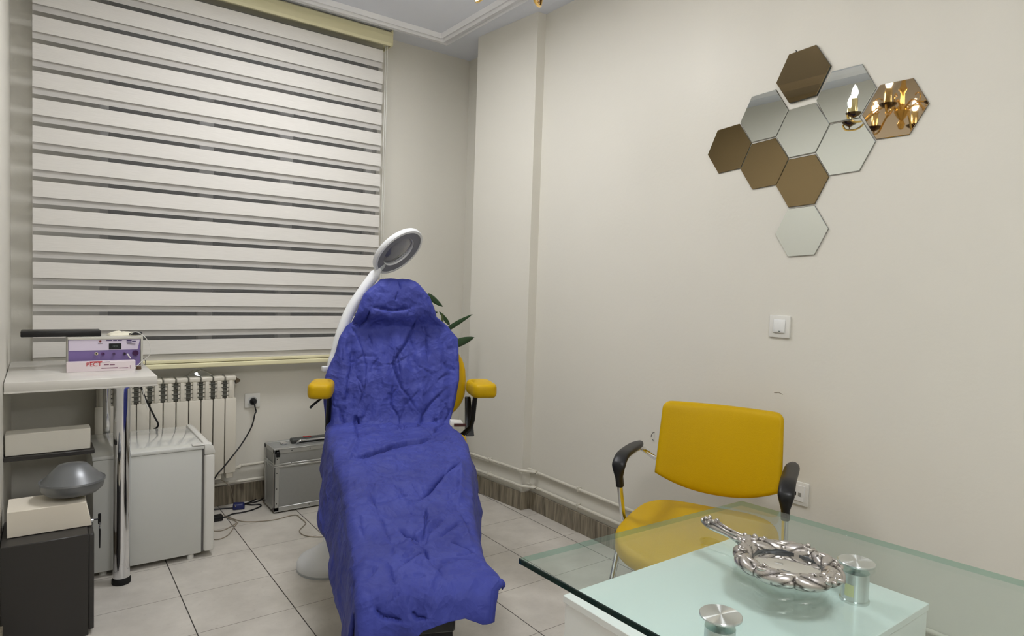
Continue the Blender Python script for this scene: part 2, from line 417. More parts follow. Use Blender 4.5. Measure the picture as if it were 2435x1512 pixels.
# ================================================================== BLIND
blind = thing('zebra_roller_blind', 'wide white and grey striped zebra roller blind covering the window', 'blind', (.95, 4.13, .9))
m_cream = mat('cream_aluminium', (230, 224, 186), .35)
BX0, BX1 = -.04, 1.872
mb = MB()
sec = [(4.215, 3.085), (4.09, 3.085), (4.072, 3.072), (4.066, 3.045), (4.066, 3.0), (4.072, 2.985), (4.085, 2.985), (4.085, 3.0), (4.19, 3.0), (4.215, 3.0)]
mb.poly_prism(sec, 'x', BX0-.01, BX1+.012)
cas = mb.build('headrail', m_cream, blind, smooth=False)
MB().box(BX1+.012, BX1+.021, 4.063, 4.215, 2.982, 3.088, .002, 1).build('end_cap', m_cream, blind, smooth=False)
MB().lathe([(.026, 0), (.026, BX1-BX0-.03)], (BX0+.015, 4.137, 3.03), (1, 0, 0), 20).build('roller_tube', m_fabric, blind)
def sheet(name, y, bands, x0, x1):
    bm = bmesh.new()
    for z0, z1, mi in bands:
        v = [bm.verts.new(p) for p in ((x0, y, z0), (x1, y, z0), (x1, y, z1), (x0, y, z1))]
        f = bm.faces.new(v); f.material_index = mi
    me = bpy.data.meshes.new(name); bm.transform(WM[blind.name].inverted()); bm.to_mesh(me); bm.free()
    me.materials.append(m_fabric); me.materials.append(m_sheer)
    o = bpy.data.objects.new(name, me); COL.objects.link(o); o.parent = blind; WM[o.name] = WM[blind.name]
    return o
zk = [2.961] + [2.819-.13695*k for k in range(14)]
YF, YR = 4.122, 4.136
fb, rb = [], []
for k, z in enumerate(zk):
    nz = zk[k+1] if k+1 < len(zk) else .905
    fb.append((z-.080, z, 0)); fb.append((nz, z-.080, 1))
fb.append((2.961, 3.03, 1))
for k, z in enumerate(zk):
    nz = zk[k+1] if k+1 < len(zk) else .903
    # opaque band of the rear layer, seen through the sheer one in front
    lo = CAMH+(nz+.0215-CAMH)*YR/YF if k+1 < len(zk) else nz; hi = z-.080+.012
    rb.append((lo, hi+.03, 0)); rb.append((hi+.03, top_prev if k else 3.02, 1)); top_prev = lo
rb.append((.88, rb[-2][0], 1)) if rb[-2][0] > .9 else None
sheet('front_fabric', YF, fb, BX0+.01, BX1-.022)
sheet('rear_fabric', YR, rb, BX0+.01, BX1-.022)
MB().box(BX0, BX1-.015, 4.105, 4.150, .905, .922, .003, 1).build('bottom_rail', m_cream, blind, smooth=False)
MB().box(BX0, BX1-.015, 4.100, 4.152, .874, .902, .006, 2).build('bottom_rail', m_cream, blind, smooth=False)
ch = MB().tube([(BX1-.002, 4.10, 2.99), (BX1-.002, 4.10, 1.1), (BX1-.006, 4.10, 1.03), (BX1-.010, 4.112, 1.1), (BX1-.010, 4.112, 2.99)], .0022, 6)
ch.build('bead_chain', m_plastic, blind)

# ================================================================== WALL FITTINGS
def plate(x0, x1, axis, pos, z0, z1, th, mb=None):
    mb = mb or MB()
    if axis == 'x': mb.box(pos-th, pos, x0, x1, z0, z1, .003, 2)
    else: mb.box(x0, x1, pos-th, pos, z0, z1, .003, 2)
    return mb
sw = thing('light_switch', 'white square light switch on the right wall below the hexagon mirrors', 'light switch', (2.5, 1.523, 1.275))
plate(1.475, 1.570, 'x', XW, 1.228, 1.322, .010).build('frame', m_plastic, sw)
m_switch = mat('switch_rocker_white', (228, 229, 227), .3)
MB().hull8([(2.4965, 1.498, 1.248), (2.4965, 1.552, 1.248), (2.4955, 1.552, 1.307), (2.4955, 1.498, 1.307)][0:0] + [
    (2.4955, 1.495, 1.247), (2.4955, 1.549, 1.247), (2.488, 1.549, 1.250), (2.488, 1.495, 1.250),
    (2.4955, 1.495, 1.306), (2.4955, 1.549, 1.306), (2.493, 1.549, 1.304), (2.493, 1.495, 1.304)], .0015, 1).build('rocker', m_switch, sw)
MB().box(2.4868, 2.4885, 1.513, 1.521, 1.254, 1.257).build('indicator', mat('dark_mark', (90, 100, 96), .4), sw, smooth=False)

ds = thing('data_socket', 'white telephone and data socket on the right wall behind the yellow armchair', 'socket', (2.5, 1.405, .595))
plate(1.357, 1.475, 'x', XW, .550, .645, .010).build('frame', m_plastic, ds)
MB().box(2.492, 2.496, 1.372, 1.45, .566, .632, .001, 1).build('insert', m_switch, ds)
MB().box(2.4905, 2.4925, 1.406, 1.419, .588, .603).build('jack', m_black, ds, smooth=False)
mb = MB(); mb.box(2.4905, 2.4925, 1.384, 1.397, .588, .602); mb.build('jack', mat('grey_shutter', (150, 150, 146), .4), ds, smooth=False)

ps = thing('power_socket', 'white wall socket above the silver case with a black plug in it', 'socket', (1.069, 4.21, .64))
plate(1.023, 1.114, 'y', YB, .594, .684, .010).build('frame', m_plastic, ps)
MB().lathe([(.030, 0), (.030, .006), (.026, .006), (.024, .001), (0, .001)], (1.070, 4.215, .636), (0, -1, 0), 28).build('well', m_switch, ps)

# black plug with its cable running down behind the refrigerator
pl = thing('power_plug', 'round black plug in the wall socket with a cable falling behind the refrigerator', 'plug', (1.07, 4.2, .632))
MB().lathe([(.021, 0), (.021, .012), (.016, .022), (.008, .030), (0, .031)], (1.070, 4.208, .634), (0, -1, 0), 24).build('plug_body', m_black, pl)
cab = [(1.070, 4.182, .632), (1.074, 4.172, .600), (1.079, 4.17, .575)]
cab += [tuple(aty(x, y, yy)) for x, y, yy in ((606, 985, 4.15), (598, 1015, 4.13), (575, 1055, 4.09), (548, 1090, 4.05), (528, 1115, 4.03), (515, 1130, 4.02))]
cab += [(.76, 4.02, .14), (.70, 4.03, .06)]
MB().tube(catmull(cab, 6), .0042, 8).build('cable', m_black, pl)

# pipes along the right wall and pier, and the pair feeding the radiator
def offset_path(zr, dx):
    return [(XW-dx, -1.0, zr), (XW-dx, 3.02, zr), (XW-dx-.006, 3.10, zr+.002), (2.442-dx-.006, 3.19, zr+.004), (2.442-dx-.012, 3.28, zr+.004), (2.386-dx-.004, 3.80, zr+.0), (2.386-dx+.02, 3.95, zr), (2.45, 4.14, zr), (2.38, 4.192, zr), (2.2, 4.195, zr), (1.0, 4.195, zr-.012)]
for zr, nm in ((.252, 'upper'), (.155, 'lower')):
    t = thing('heating_pipe', f'{nm} one of the two white painted pipes running along the foot of the walls', 'pipe', (XW-.02, 1.5, zr), group='heating pipes above the skirting')
    P = offset_path(zr, .016)
    if nm == 'lower': P = P[:-1] + [(.6, 4.195, zr-.016)]
    MB().tube(catmull(P, 6), .0095, 10).build('pipe', m_pipe, t)
    for yy in (2.72, 3.50) if True else ():
        xx = XW if yy < 3.1 else 2.413
        mb = MB(); mb.box(xx-.03, xx-.001, yy-.006, yy+.006, zr-.013, zr+.015, .002, 1); mb.ball((xx-.028, yy, zr+.014), .006, 8)
        mb.build('pipe_clip', m_pipe, t)

# small marks on the right wall
t = thing('wall_hook', 'tiny bent wire hook in the right wall left of the yellow backrest', 'hook', (2.5, 2.18, .665))
MB().tube([(2.504, 2.186, .69), (2.494, 2.190, .688), (2.490, 2.194, .675), (2.492, 2.196, .664)], .0014, 6).build('wire', m_blackmetal, t)
MB().tube([(2.504, 2.196, .652), (2.490, 2.180, .652)], .0014, 6).build('pin', m_blackmetal, t)
o = MB().tube([(2.5045, 1.535, .992), (2.5043, 1.515, .996), (2.5045, 1.495, .991)], .0012, 5).build('wall_scratch', mat('scratch_grey', (150, 138, 122), .7), origin=(2.5045, 1.515, .99))
struct(o); o.name = 'trim_2'

# ================================================================== HEXAGON MIRRORS
m_silver = mat('silver_mirror', (.74, .775, .745), .012, metal=1.0)
m_bronze_reflection = mat('bronze_mirror_painted_reflection', (.50, .39, .27), .02, metal=1.0)  # brighter reflection of the rightmost mirror put into its base colour
m_bronze = mat('bronze_mirror', (.26, .195, .105), .02, metal=1.0)
m_hexedge = mat('mirror_edge', (70, 74, 72), .25, metal=.6)
m_backing = mat('mirror_backing', (20, 20, 20), .6)
HEX = [ # y, z, radius, turn, bronze?, tilt, label
 (1.4771, 2.308, .1185, .0632, 1, .0, 'topmost bronze hexagonal mirror, standing clear of the others'),
 (1.2989, 2.192, .1179, -.004, 0, .0, 'silver hexagonal mirror directly left of the chandelier reflection, right of the topmost bronze one'),
 (1.1138, 2.097, .1165, -.012, 1, .0, 'rightmost bronze hexagonal mirror, filled with the golden chandelier reflection'),
 (1.6503, 2.174, .1165, .0521, 0, .0, 'leftmost of the silver hexagonal mirrors, above the bronze row'),
 (1.4703, 2.082, .1165, .0544, 0, .0, 'middle silver hexagonal mirror in the heart of the cluster'),
 (1.2896, 1.987, .1170, .0366, 0, .0, 'silver hexagonal mirror under the chandelier reflection, right end of its row'),
 (1.8188, 2.060, .1165, .0795, 1, .0, 'leftmost bronze hexagonal mirror of the cluster'),
 (1.6379, 1.968, .1160, .0724, 1, .0, 'bronze hexagonal mirror in the middle of the three touching bronze ones'),
 (1.4599, 1.875, .1160, .0451, 1, .0, 'bronze hexagonal mirror just above the lowest silver one'),
 (1.4506, 1.670, .1160, .048, 0, .0, 'lowest silver hexagonal mirror, hanging alone at the bottom tip'),
]
for i, (yy, zz, rad, tw, br, tilt, lab) in enumerate(HEX):
    t = thing('hexagonal_mirror', lab, 'mirror', (XW-.001, yy, zz), group='hexagonal mirrors on the right wall')
    th = .012 if i == 0 else .005
    x1 = XW-.0015; x0 = x1-th
    def hexpts(r): return [(yy - r*math.cos(tw+math.pi-k*math.pi/3), zz + r*math.sin(tw+math.pi-k*math.pi/3)) for k in range(6)]
    MB().poly_prism(hexpts(rad*.985), 'x', x0+.001, x1).build('backing', m_hexedge, t, smooth=False)
    bm = bmesh.new()
    a = [bm.verts.new((x0-.0004, p[0], p[1])) for p in hexpts(rad*.972)]; b = [bm.verts.new((x0+.0012, p[0], p[1])) for p in hexpts(rad*.988)]
    bm.faces.new(a)
    for k in range(6): bm.faces.new((a[k], a[(k+1) % 6], b[(k+1) % 6], b[k]))
    q = MB(); q.bm.free(); q.bm = bm
    q.build('mirror_face', (m_bronze_reflection if i == 2 else m_bronze) if br else m_silver, t, smooth=False)
    if i == 0:
        for ky in (-.035, .045): MB().tube([(x0+.006, yy-ky, zz+rad*.84+ky*-.05), (x0+.003, yy-ky, zz+rad*.90+ky*-.05)], .002, 6).build('pin', m_blackmetal, t)

# ================================================================== CHANDELIER
CX, CY, CZ = 1.17, 1.665, 2.432
chand = thing('chandelier', 'polished gold chandelier with candle bulbs hanging from the ceiling, seen in the mirrors', 'chandelier', (CX, CY, ZC-.001))
mb = MB(); mb.lathe([(0, 0), (.012, .006), (.020, .03), (.010, .05), (.026, .075), (.040, .10), (.026, .125), (.012, .14), (.010, .20), (.022, .22), (.012, .245), (.008, .30), (.008, .52)], (CX, CY, CZ-.085), seg=24)
mb.build('column', m_gold, chand)
MB().lathe([(.008, 0), (.03, .01), (.055, .03), (.06, .055), (.06, .06)], (CX, CY, ZC-.062), seg=28).build('ceiling_rose', m_gold, chand)
m_candle = mat('gold_candle_sleeve', (.93, .72, .33), .15, metal=1.0)
m_cup = mat('dark_candle_cup', (.16, .11, .06), .15, metal=1.0)
m_bulb = mat('lit_candle_bulb', (1.0, .95, .85), .3, emit=BULB_COLOR, emit_s=BULB_STRENGTH)
rR = np.array([.397, -.918]); rF = np.array([.918, .397])
for k in range(8):
    th = math.radians(194-45*k)
    rad = .268
    v = rad*(math.cos(th)*rR*[1, 1] - math.sin(th)*rF)      # as seen mirrored
    px_, py_ = CX - v[0], CY + v[1]
    d = Vector((px_-CX, py_-CY, 0)).normalized()
    base = Vector((CX, CY, CZ))
    arm = [base+d*.02+Vector((0, 0, .02)), base+d*.09+Vector((0, 0, .055)), base+d*.16+Vector((0, 0, .01)), base+d*.22+Vector((0, 0, -.045)), base+d*.285+Vector((0, 0, -.045)), base+d*.305+Vector((0, 0, -.015))]
    a = MB(); a.tube(catmull(arm, 7), .0055, 8)
    sc = [base+d*(.13+.028*math.cos(q))+Vector((0, 0, .052+.028*math.sin(q))) for q in [j*.5-2.2 for j in range(10)]]
    a.tube(catmull(sc, 3), [.0035]*(27+1), 6)
    ao = a.build('arm', m_gold, chand)
    c = Vector((px_, py_, CZ-.02))
    MB().lathe([(0, -.022), (.004, -.018), (.004, -.010), (.016, -.004), (.034, .006), (.043, .016), (.040, .017), (.018, .008), (0, .008)], c, seg=22).build('candle_cup', m_cup, ao)
    MB().lathe([(.018, .008), (.018, .092), (.015, .096), (0, .098)], c, seg=16).build('candle_sleeve', m_candle, ao)
    MB().lathe([(.006, .096), (.011, .106), (.016, .122), (.0155, .135), (.010, .152), (.004, .165), (0, .170)], c, seg=16).build('bulb', m_bulb, ao)

# ------------------------------------------------------------------ added square fill lights, out of view, evening out the room light
LH = .24
for LX, LY, LS, lab in ((1.15, 2.95, FILL_STRENGTH, 'added square fill light on the ceiling, out of view between the chandelier and the window'), (.55, -.25, FILL2_STRENGTH, 'added square fill light on the ceiling, unseen behind the viewer')):
    lp_ = thing('added_fill_panel', lab, 'added fill light', (LX, LY, ZC-.001), group='added fill lights on the ceiling')
    mb = MB(); mb.box(LX-LH-.02, LX+LH+.02, LY-LH-.02, LY-LH, ZC-.045, ZC-.001, .003, 1); mb.box(LX-LH-.02, LX+LH+.02, LY+LH, LY+LH+.02, ZC-.045, ZC-.001, .003, 1)
    mb.box(LX-LH-.02, LX-LH, LY-LH, LY+LH, ZC-.045, ZC-.001, .003, 1); mb.box(LX+LH, LX+LH+.02, LY-LH, LY+LH, ZC-.045, ZC-.001, .003, 1)
    mb.build('fill_panel_frame', m_plastic, lp_, smooth=False)
    MB().box(LX-LH, LX+LH, LY-LH, LY+LH, ZC-.012, ZC-.001).build('fill_panel_back', m_plastic, lp_, smooth=False)
    MB().box(LX-LH, LX+LH, LY-LH, LY+LH, ZC-.038, ZC-.030).build('fill_diffuser', mat('lit_panel_%d' % (LY > 1), (1.0, 1.0, 1.0), .5, emit=FILL_COLOR, emit_s=LS), lp_, smooth=False)

# ================================================================== RADIATOR
rad = thing('radiator', 'white aluminium sectional radiator under the window behind the small refrigerator', 'radiator', (.65, 4.12, .16))
m_rad = mat('radiator_enamel', (216, 211, 198), .3)
m_radin = mat('radiator_inner_grey', (96, 96, 88), .45, noise_amt=.35, noise_scale=60)
PITCH = .0649; XR = .9455
for k in range(11):
    x1 = XR - k*PITCH; x0 = x1-PITCH
    g = .0022
    # section: front panel below, slim posts either side of the louvre above, cap on top
    mb = MB()
    mb.box(x0+g, x1-g, 4.083, 4.096, .235, .686, .004, 2)
    mb.box(x0+g, x0+.013, 4.085, 4.098, .686, .790, .003, 1) if False else None
    mb.box(x0+.0215, x1-.0215, 4.084, 4.170, .686, .792, .004, 2)
    mb.box(x0+g, x1-g, 4.088, 4.172, .790, .818, .008, 3)
    mb.box(x0+.012, x1-.012, 4.096, 4.165, .20, .79, .003, 1)
    mb.build('section', m_rad, rad)
for k in range(10):
    xc = XR - (k+1)*PITCH
    mb = MB(); mb.box(xc-.0205, xc+.0205, 4.104, 4.110, .688, .789)
    for q in range(4): mb.box(xc-.0205, xc+.0205, 4.096, 4.108, .700+q*.024, .705+q*.024)
    mb.ball((xc+.006, 4.102, .762), .008, 8)
    mb.build('louvre', m_radin, rad, smooth=False)
    MB().tube([(xc-.008, 4.12, .826), (xc-.003, 4.10, .824), (xc, 4.086, .812), (xc, 4.086, .788)], .0022, 6).build('seam_clip', m_radin, rad)
mb = MB(); mb.lathe([(.020, 0), (.020, .008), (.014, .009), (.014, .018), (.009, .019), (.009, .026), (0, .026)], (XR, 4.125, .784), (1, 0, 0), 6)
mb.build('end_plug', mat('bronze_fitting', (110, 98, 80), .4, metal=.6), rad)
mb = MB(); mb.tube([(XR-.03, 4.13, .27), (XR-.03, 4.13, .20)], .016, 10); mb.tube([(XR, 4.13, .245), (XR+.03, 4.15, .243), (XR+.05, 4.19, .241)], .010, 10)
mb.build('valve', m_rad, rad)

# crumpled clear plastic mask lying on the radiator
m_clear = bpy.data.materials.new('clear_plastic'); m_clear.use_nodes = True
_nt = m_clear.node_tree
for n_ in list(_nt.nodes): _nt.nodes.remove(n_)
_o = N(_nt, 'ShaderNodeOutputMaterial'); _g = N(_nt, 'ShaderNodeBsdfGlossy'); _t = N(_nt, 'ShaderNodeBsdfTransparent'); _m = N(_nt, 'ShaderNodeMixShader'); _l = N(_nt, 'ShaderNodeLayerWeight')
_l.inputs[0].default_value = .35; _g.inputs['Roughness'].default_value = .08; _t.inputs[0].default_value = (.93, .94, .93, 1)
_nt.links.new(_l.outputs['Facing'], _m.inputs[0]); _nt.links.new(_t.outputs[0], _m.inputs[1]); _nt.links.new(_g.outputs[0], _m.inputs[2]); _nt.links.new(_m.outputs[0], _o.inputs[0])
rows = []
c0 = Vector((.745, 4.125, .8205))
for i in range(15):
    v = i/14
    rows.append([c0 + Vector(((.080*(1-v)**.6+.008)*math.cos(a) , (.026*(1-v)**.6+.006)*math.sin(a), .040*v**1.2 + .004*math.sin(3*a+5*v)*(v > 0))) for a in [2*math.pi*j/26 for j in range(26)]])
for r_ in rows: 
    for p in r_: p.z = max(p.z, .8205)
mb = MB(); mb.grid(rows, close_u=True); mb.ball((c0.x, c0.y, c0.z+.042), .008, 12)
tag(mb.build('plastic_mask', m_clear, origin=tuple(c0), smooth='plain'), 'clear plastic face mask lying on top of the white radiator', 'mask')

# ================================================================== REFRIGERATOR
fr = thing('mini_refrigerator', 'small white refrigerator standing on the floor in front of the radiator', 'refrigerator', (.44, 3.72, 0))
m_frside = mat('fridge_side_white', (206, 207, 202), .35, bump=.1, bump_scale=400)
m_frtop = mat('fridge_top_gloss', (215, 216, 211), .06, coat=.5)
FX0, FX1, FY0, FY1, FZ = .192, .652, 3.468, 3.975, .566
MB().box(FX0, FX1-.006, FY0, FY1, .025, FZ-.018, .006, 2).build('cabinet', m_frside, fr)
MB().box(FX0-.003, FX1+.004, FY0-.003, FY1, FZ-.018, FZ, .004, 2).build('top_panel', m_frtop, fr)
dr = MB().box(FX1+.003, .703, FY0-.008, FY1-.002, .028, FZ-.045, .012, 4).build('door', m_plastic, fr)
dc = MB()
dc.poly_prism([(FX1+.003, FZ-.045), (.703, FZ-.045), (.703, FZ-.03), (.694, FZ-.004), (.676, FZ+.008), (FX1+.003, FZ+.008)], 'y', FY0-.008, FY1-.002, .004, 2)
dc.build('door_cap', m_plastic, dr)
MB().box(FX1-.006, FX1+.004, FY0+.004, FY1-.01, .03, FZ-.01).build('door_seal', mat('grey_seal', (105, 104, 100), .7), fr, smooth=False)
MB().box(FX1-.05, .69, FY0-.004, FY0+.035, FZ+.001, FZ+.007, .002, 1).build('hinge_cover', m_plastic, fr)
for fx, fy in ((.235, 3.51), (.60, 3.49), (.235, 3.93), (.60, 3.93)):
    MB().lathe([(.016, 0), (.016, .012), (.012, .026)], (fx, fy, 0), seg=14).build('foot', m_plastic, fr)

# ================================================================== COUNTER
ct = thing('counter', 'white worktop on chrome tube legs at the left beside the refrigerator', 'counter', (.15, 3.55, 0))
m_counter = mat('counter_laminate', (218, 215, 208), .22, coat=.2)
MB().poly_prism([(XL+.003, 3.285), (.424, 3.285), (.424, 3.86), (.35, 3.86), (.35, 4.05), (XL+.003, 4.05)], 'z', .911, .950, .004, 2).build('worktop', m_counter, ct)
MB().box(XL+.003, .424, 3.285, 3.30, .905, .913, .001, 1).build('edge_lip', m_counter, ct)
for lx, ly, lr in ((.296, 3.365, .034), (.283, 4.01, .018)):
    l = MB().lathe([(lr, .03), (lr, .895), (lr+.011, .895), (lr+.011, .911)], (lx, ly, 0), seg=40, closed=True).build('leg', m_chrome, ct)
    MB().lathe([(lr+.002, 0), (lr+.004, .004), (lr+.004, .022), (lr, .03), (0, .03)], (lx, ly, 0), seg=32).build('foot', m_rubber, l)

# flex dropping from the counter to the back of the refrigerator
cc = [tuple(aty(x, y, yy)) for x, y, yy in ((336, 921, 3.83), (342, 938, 3.87), (352, 960, 3.92), (367, 990, 3.98), (376, 1012, 4.0))]
cc += [(.485, 4.01, .53), (.487, 4.02, .40), (.487, 4.03, .2)]
cc = [cc[0]] + cc[1:]
o = MB().tube(catmull(cc, 6), .0048, 8).build('power_cable', m_black, origin=cc[0]); tag(o, 'black cable hanging from the worktop edge down behind the refrigerator', 'cable')
o = MB().tube(catmull([tuple(aty(x, y, 3.84)) for x, y in ((338, 866+54), (343, 945), (352, 975))], 5), .0022, 6).build('thin_cable', m_plastic, origin=cc[1]); tag(o, 'thin white wire beside the black cable under the worktop', 'wire')

# ------------------------------------------------------------------ device on the counter
ZT = .950
dv = thing('treatment_device', 'white and purple electrotherapy box with a small display on the worktop', 'device', (.26, 3.68, ZT))
m_dvbody = mat('device_casing', (196, 194, 184), .4); m_dvface = mat('device_face_lilac', (214, 205, 222), .35); m_dvpurp = mat('device_purple', (122, 104, 158), .4)
DY = 3.60; DX1 = .402; DX0 = .10
MB().box(DX0, DX1, DY, 3.80, ZT+.008, 1.104, .004, 2).build('casing', m_dvbody, dv)
mb = MB(); mb.box(DX0+.002, DX1-.002, DY-.006, DY, ZT+.010, ZT+.014); mb.box(DX1-.010, DX1-.002, DY-.008, DY, ZT+.010, 1.100, .001, 1); mb.box(DX0+.002, DX1-.010, DY-.008, DY, 1.092, 1.100, .001, 1)
mb.build('bezel', m_dvbody, dv, smooth=False)
face = MB().box(DX0+.004, DX1-.012, DY-.004, DY, ZT+.014, 1.092).build('front_panel', m_dvpurp, dv, smooth=False)
zp = aty(300, 831, DY-.005).z
MB().poly_prism([(DX0+.006, 1.090), (DX1-.014, 1.090), (DX1-.024, zp), (DX0+.006, zp)], 'y', DY-.0052, DY-.0042).build('upper_label', m_dvface, face, smooth=False)
def face_rect(x0, y0, x1, y1, material, name, d=.0058, par=None):
    a = aty(x0, y0, DY-d); b = aty(x1, y1, DY-d)
    return MB().box(a.x, b.x, DY-d-.0006, DY-d+.0002, b.z, a.z).build(name, material, par or dv, smooth=False)
m_dark = mat('display_black', (26, 30, 32), .15)
m_ink = mat('printed_ink_purple', (62, 46, 96), .5); m_inkr = mat('printed_ink_maroon', (120, 40, 60), .5); m_inkg = mat('printed_ink_grey', (130, 120, 130), .5)
disp = face_rect(259, 816.5, 288.5, 830, m_dark, 'display', .0062)
text_mesh('digits', '000', .0135, mat('digit_grey', (92, 104, 100), .4), disp, aty(274, 823.3, DY-.0071), (1, 0, 0), (0, 0, 1), .0002)
for x0, y0, x1, y1, mm in ((253, 808, 267, 810, m_ink), (269, 808, 278, 810, m_ink), (280, 808, 290, 810, m_ink), (301, 808, 313, 810.5, m_ink), (301, 812, 313, 814, m_ink), (314, 810.5, 323, 812.5, m_ink),
                           (302, 816.5, 322, 817.5, m_inkg), (310, 819.5, 322, 820.3, m_inkg), (233, 816.5, 244, 817.3, m_inkg)):
    a = aty(x0, y0, DY-.006); b = aty(x1, y1, DY-.006); MB().box(a.x, b.x, DY-.0066, DY-.0050, b.z, a.z).build('printed_line', mm, face, smooth=False)
def knob(x, y, r, material, name='knob', dep=.012):
    p = aty(x, y, DY-.004); MB().lathe([(r, 0), (r*.92, dep), (0, dep)], p, (0, -1, 0), 20).build(name, material, dv)
m_lilac = mat('knob_plum', (58, 18, 66), .35)
knob(238.5, 811.5, .0048, mat('red_lamp_off', (120, 50, 48), .3), 'lamp', .004)
knob(322, 839, .0135, m_lilac); 
for x, c in ((229, (205, 196, 160)), (245, (92, 48, 110)), (271, (96, 72, 120)), (296, (72, 52, 84))):
    knob(x, 841, .0075, mat('socket_%d' % x, c, .4), 'jack', .006); p = aty(x, 841, DY-.010); MB().lathe([(.003, 0), (.003, .0015), (0, .0015)], p, (0, -1, 0), 10).build('pin_hole', m_black, dv)
# black tray, cloth and probe on top
MB().box(XL+.05, .232, 3.62, 3.74, 1.105, 1.132, .004, 2).build('charger_block', m_black, None, origin=(.1, 3.68, 1.105))
tag(bpy.data.objects['charger_block'], 'flat black block lying on the white and purple device', 'charger')
rows = []
for i in range(13):
    v = i/12; r_ = []
    for j in range(25):
        u_ = j/24
        x = .262+.118*u_; y = 3.635+.12*v
        h = math.sin(math.pi*u_)**.5*math.sin(math.pi*v)**.5 if 0 < u_ < 1 and 0 < v < 1 else 0
        r_.append((x+.004*math.sin(9*v), y, 1.1055+h*(.016+.007*fbm((u_*4, v*5, 3)))))
    rows.append(r_)
bt = [[(p[0], p[1], 1.1048) for p in r_] for r_ in rows]
mb = MB(); mb.grid(rows); mb.grid(bt)
tag(mb.build('folded_napkin', mat('napkin_cream', (232, 228, 208), .8), origin=(.32, 3.69, 1.105), smooth='plain'), 'crumpled cream napkin lying on the device', 'napkin')
pr = thing('probe_handle', 'black probe handle on the device with a thin white cord looping down to the worktop', 'probe', (.375, 3.66, 1.11))
MB().tube([(.345, 3.624, 1.113), (.362, 3.622, 1.115), (.392, 3.622, 1.117), (.400, 3.622, 1.117)], [.004, .007, .0085, .006], 12).build('handle', m_black, pr)
crd = [(.348, 3.623, 1.111)] + [tuple(aty(x, y, 3.59)) for x, y in ((322, 789), (340, 797), (353, 813), (358, 830), (356, 843), (346, 853), (336, 860))] + [(.365, 3.56, .954), (.372, 3.545, .953)]
MB().tube(catmull(crd, 6), .0017, 6).build('cord', m_plastic, pr)
w2 = [tuple(aty(x, y, 3.57)) for x, y in ((303, 841), (306, 846), (311, 852))]
MB().tube(w2, .0030, 6).build('cord_plug', m_plastic, pr)
# carton in front of the device
cx0, cx1 = atz(213, 880, ZT).x-.09, atz(322, 878, ZT).x
bx = thing('glove_carton', 'small white carton with red lettering on the worktop in front of the device', 'carton', ((cx0+cx1)/2, 3.56, ZT))
CYF = 3.528
m_carton = mat('carton_white', (226, 214, 218), .5); m_red = mat('carton_red', (186, 42, 50), .5)
zt_ = aty(322, 857, CYF).z
MB().box(cx0, aty(322, 878, CYF).x, CYF, CYF+.05, ZT, zt_, .0015, 1).build('carton_body', m_carton, bx)
xr_ = aty(245, 866, CYF).x
text_mesh('lettering', 'PECT', .026, m_red, bx, aty(242, 866, CYF-.0008), (1, 0, 0), (0, 0, 1), .0003, 'RIGHT')
mb = MB()
for x0, y0, x1, y1 in ((213, 859.5, 243, 861), ):
    a = aty(x0, y0, CYF); b = aty(x1, y1, CYF); mb.box(a.x, b.x, CYF-.0008, CYF+.0002, b.z, a.z)
mb.build('underline', m_red, bx, smooth=False)
for x0, y0, x1, y1 in ((247, 866, 259, 868), (261, 866, 273, 868), (241, 874.3, 280, 875), (283, 873.8, 305, 874.6), (309, 868, 310, 876), (243, 860, 262, 860.7)):
    a = aty(x0, y0, CYF); b = aty(x1, y1, CYF); mb = MB(); mb.box(a.x, b.x, CYF-.0007, CYF+.0002, b.z, a.z)
    mb.build('small_print', mat('print_mauve', (140, 104, 122), .5), bx, smooth=False)
# little jar and brush at the counter corner
tag(MB().lathe([(.011, 0), (.012, .003), (.010, .014), (.006, .017), (0, .017)], (.378, 3.545, ZT), seg=14).build('small_jar', mat('amber_jar', (92, 70, 50), .2), origin=(.378, 3.545, ZT)), 'tiny dark jar on the worktop at the end of the carton', 'jar')
lp = [(.445-.03, 3.83, ZT+.003), (.418, 3.80, ZT+.006), (.415, 3.84, .975), (.437, 3.855, .962), (.440, 3.84, .945), (.432, 3.80, .935)]
o = MB().tube(catmull(lp, 5), .0015, 6).build('wire_loop', m_blackmetal, origin=lp[0]); tag(o, 'thin dark wire loop hanging off the back corner of the worktop', 'wire')

# ------------------------------------------------------------------ cabinet at the far left with key, tray on top
kb = thing('drawer_cabinet', 'dark low cabinet at the left edge with a key hanging in its lock', 'cabinet', (.03, 3.05, 0))
m_dcab = mat('dark_cabinet', (52, 50, 48), .4); m_wcab = mat('cabinet_front_white', (214, 208, 196), .35)
MB().box(XL+.004, .150, 2.93, 3.235, 0, .40, .003, 1).build('body', m_dcab, kb)
dd = MB().box(.150, .168, 2.935, 3.23, .02, .395, .003, 1).build('door', m_dcab, kb)
kz = .405
ky = 3.17
MB().lathe([(.010, 0), (.010, .006), (.006, .008), (.006, .010), (0, .010)], (.168, ky, .375), (1, 0, 0), 14).build('lock', m_chrome, kb)
k1 = MB(); k1.tube([(.176, ky, .375), (.196, ky, .375)], .003, 6); k1.box(.194, .205, ky-.003, ky+.003, .352, .398, .002, 1)
k1.build('key', m_blackmetal, kb)
rg = [( .2, ky+.016*math.cos(a), .346+.016*math.sin(a)) for a in [j*math.pi/8 for j in range(17)]]
MB().tube(rg, .0012, 6).build('key_ring', m_chrome, kb)
MB().poly_prism([(ky-.014, .335), (ky+.014, .335), (ky+.016, .31), (ky+.008, .285), (ky+.002, .25), (ky-.002, .25), (ky-.008, .285), (ky-.016, .31)], 'x', .198, .203, .001, 1).build('key', m_black, kb)
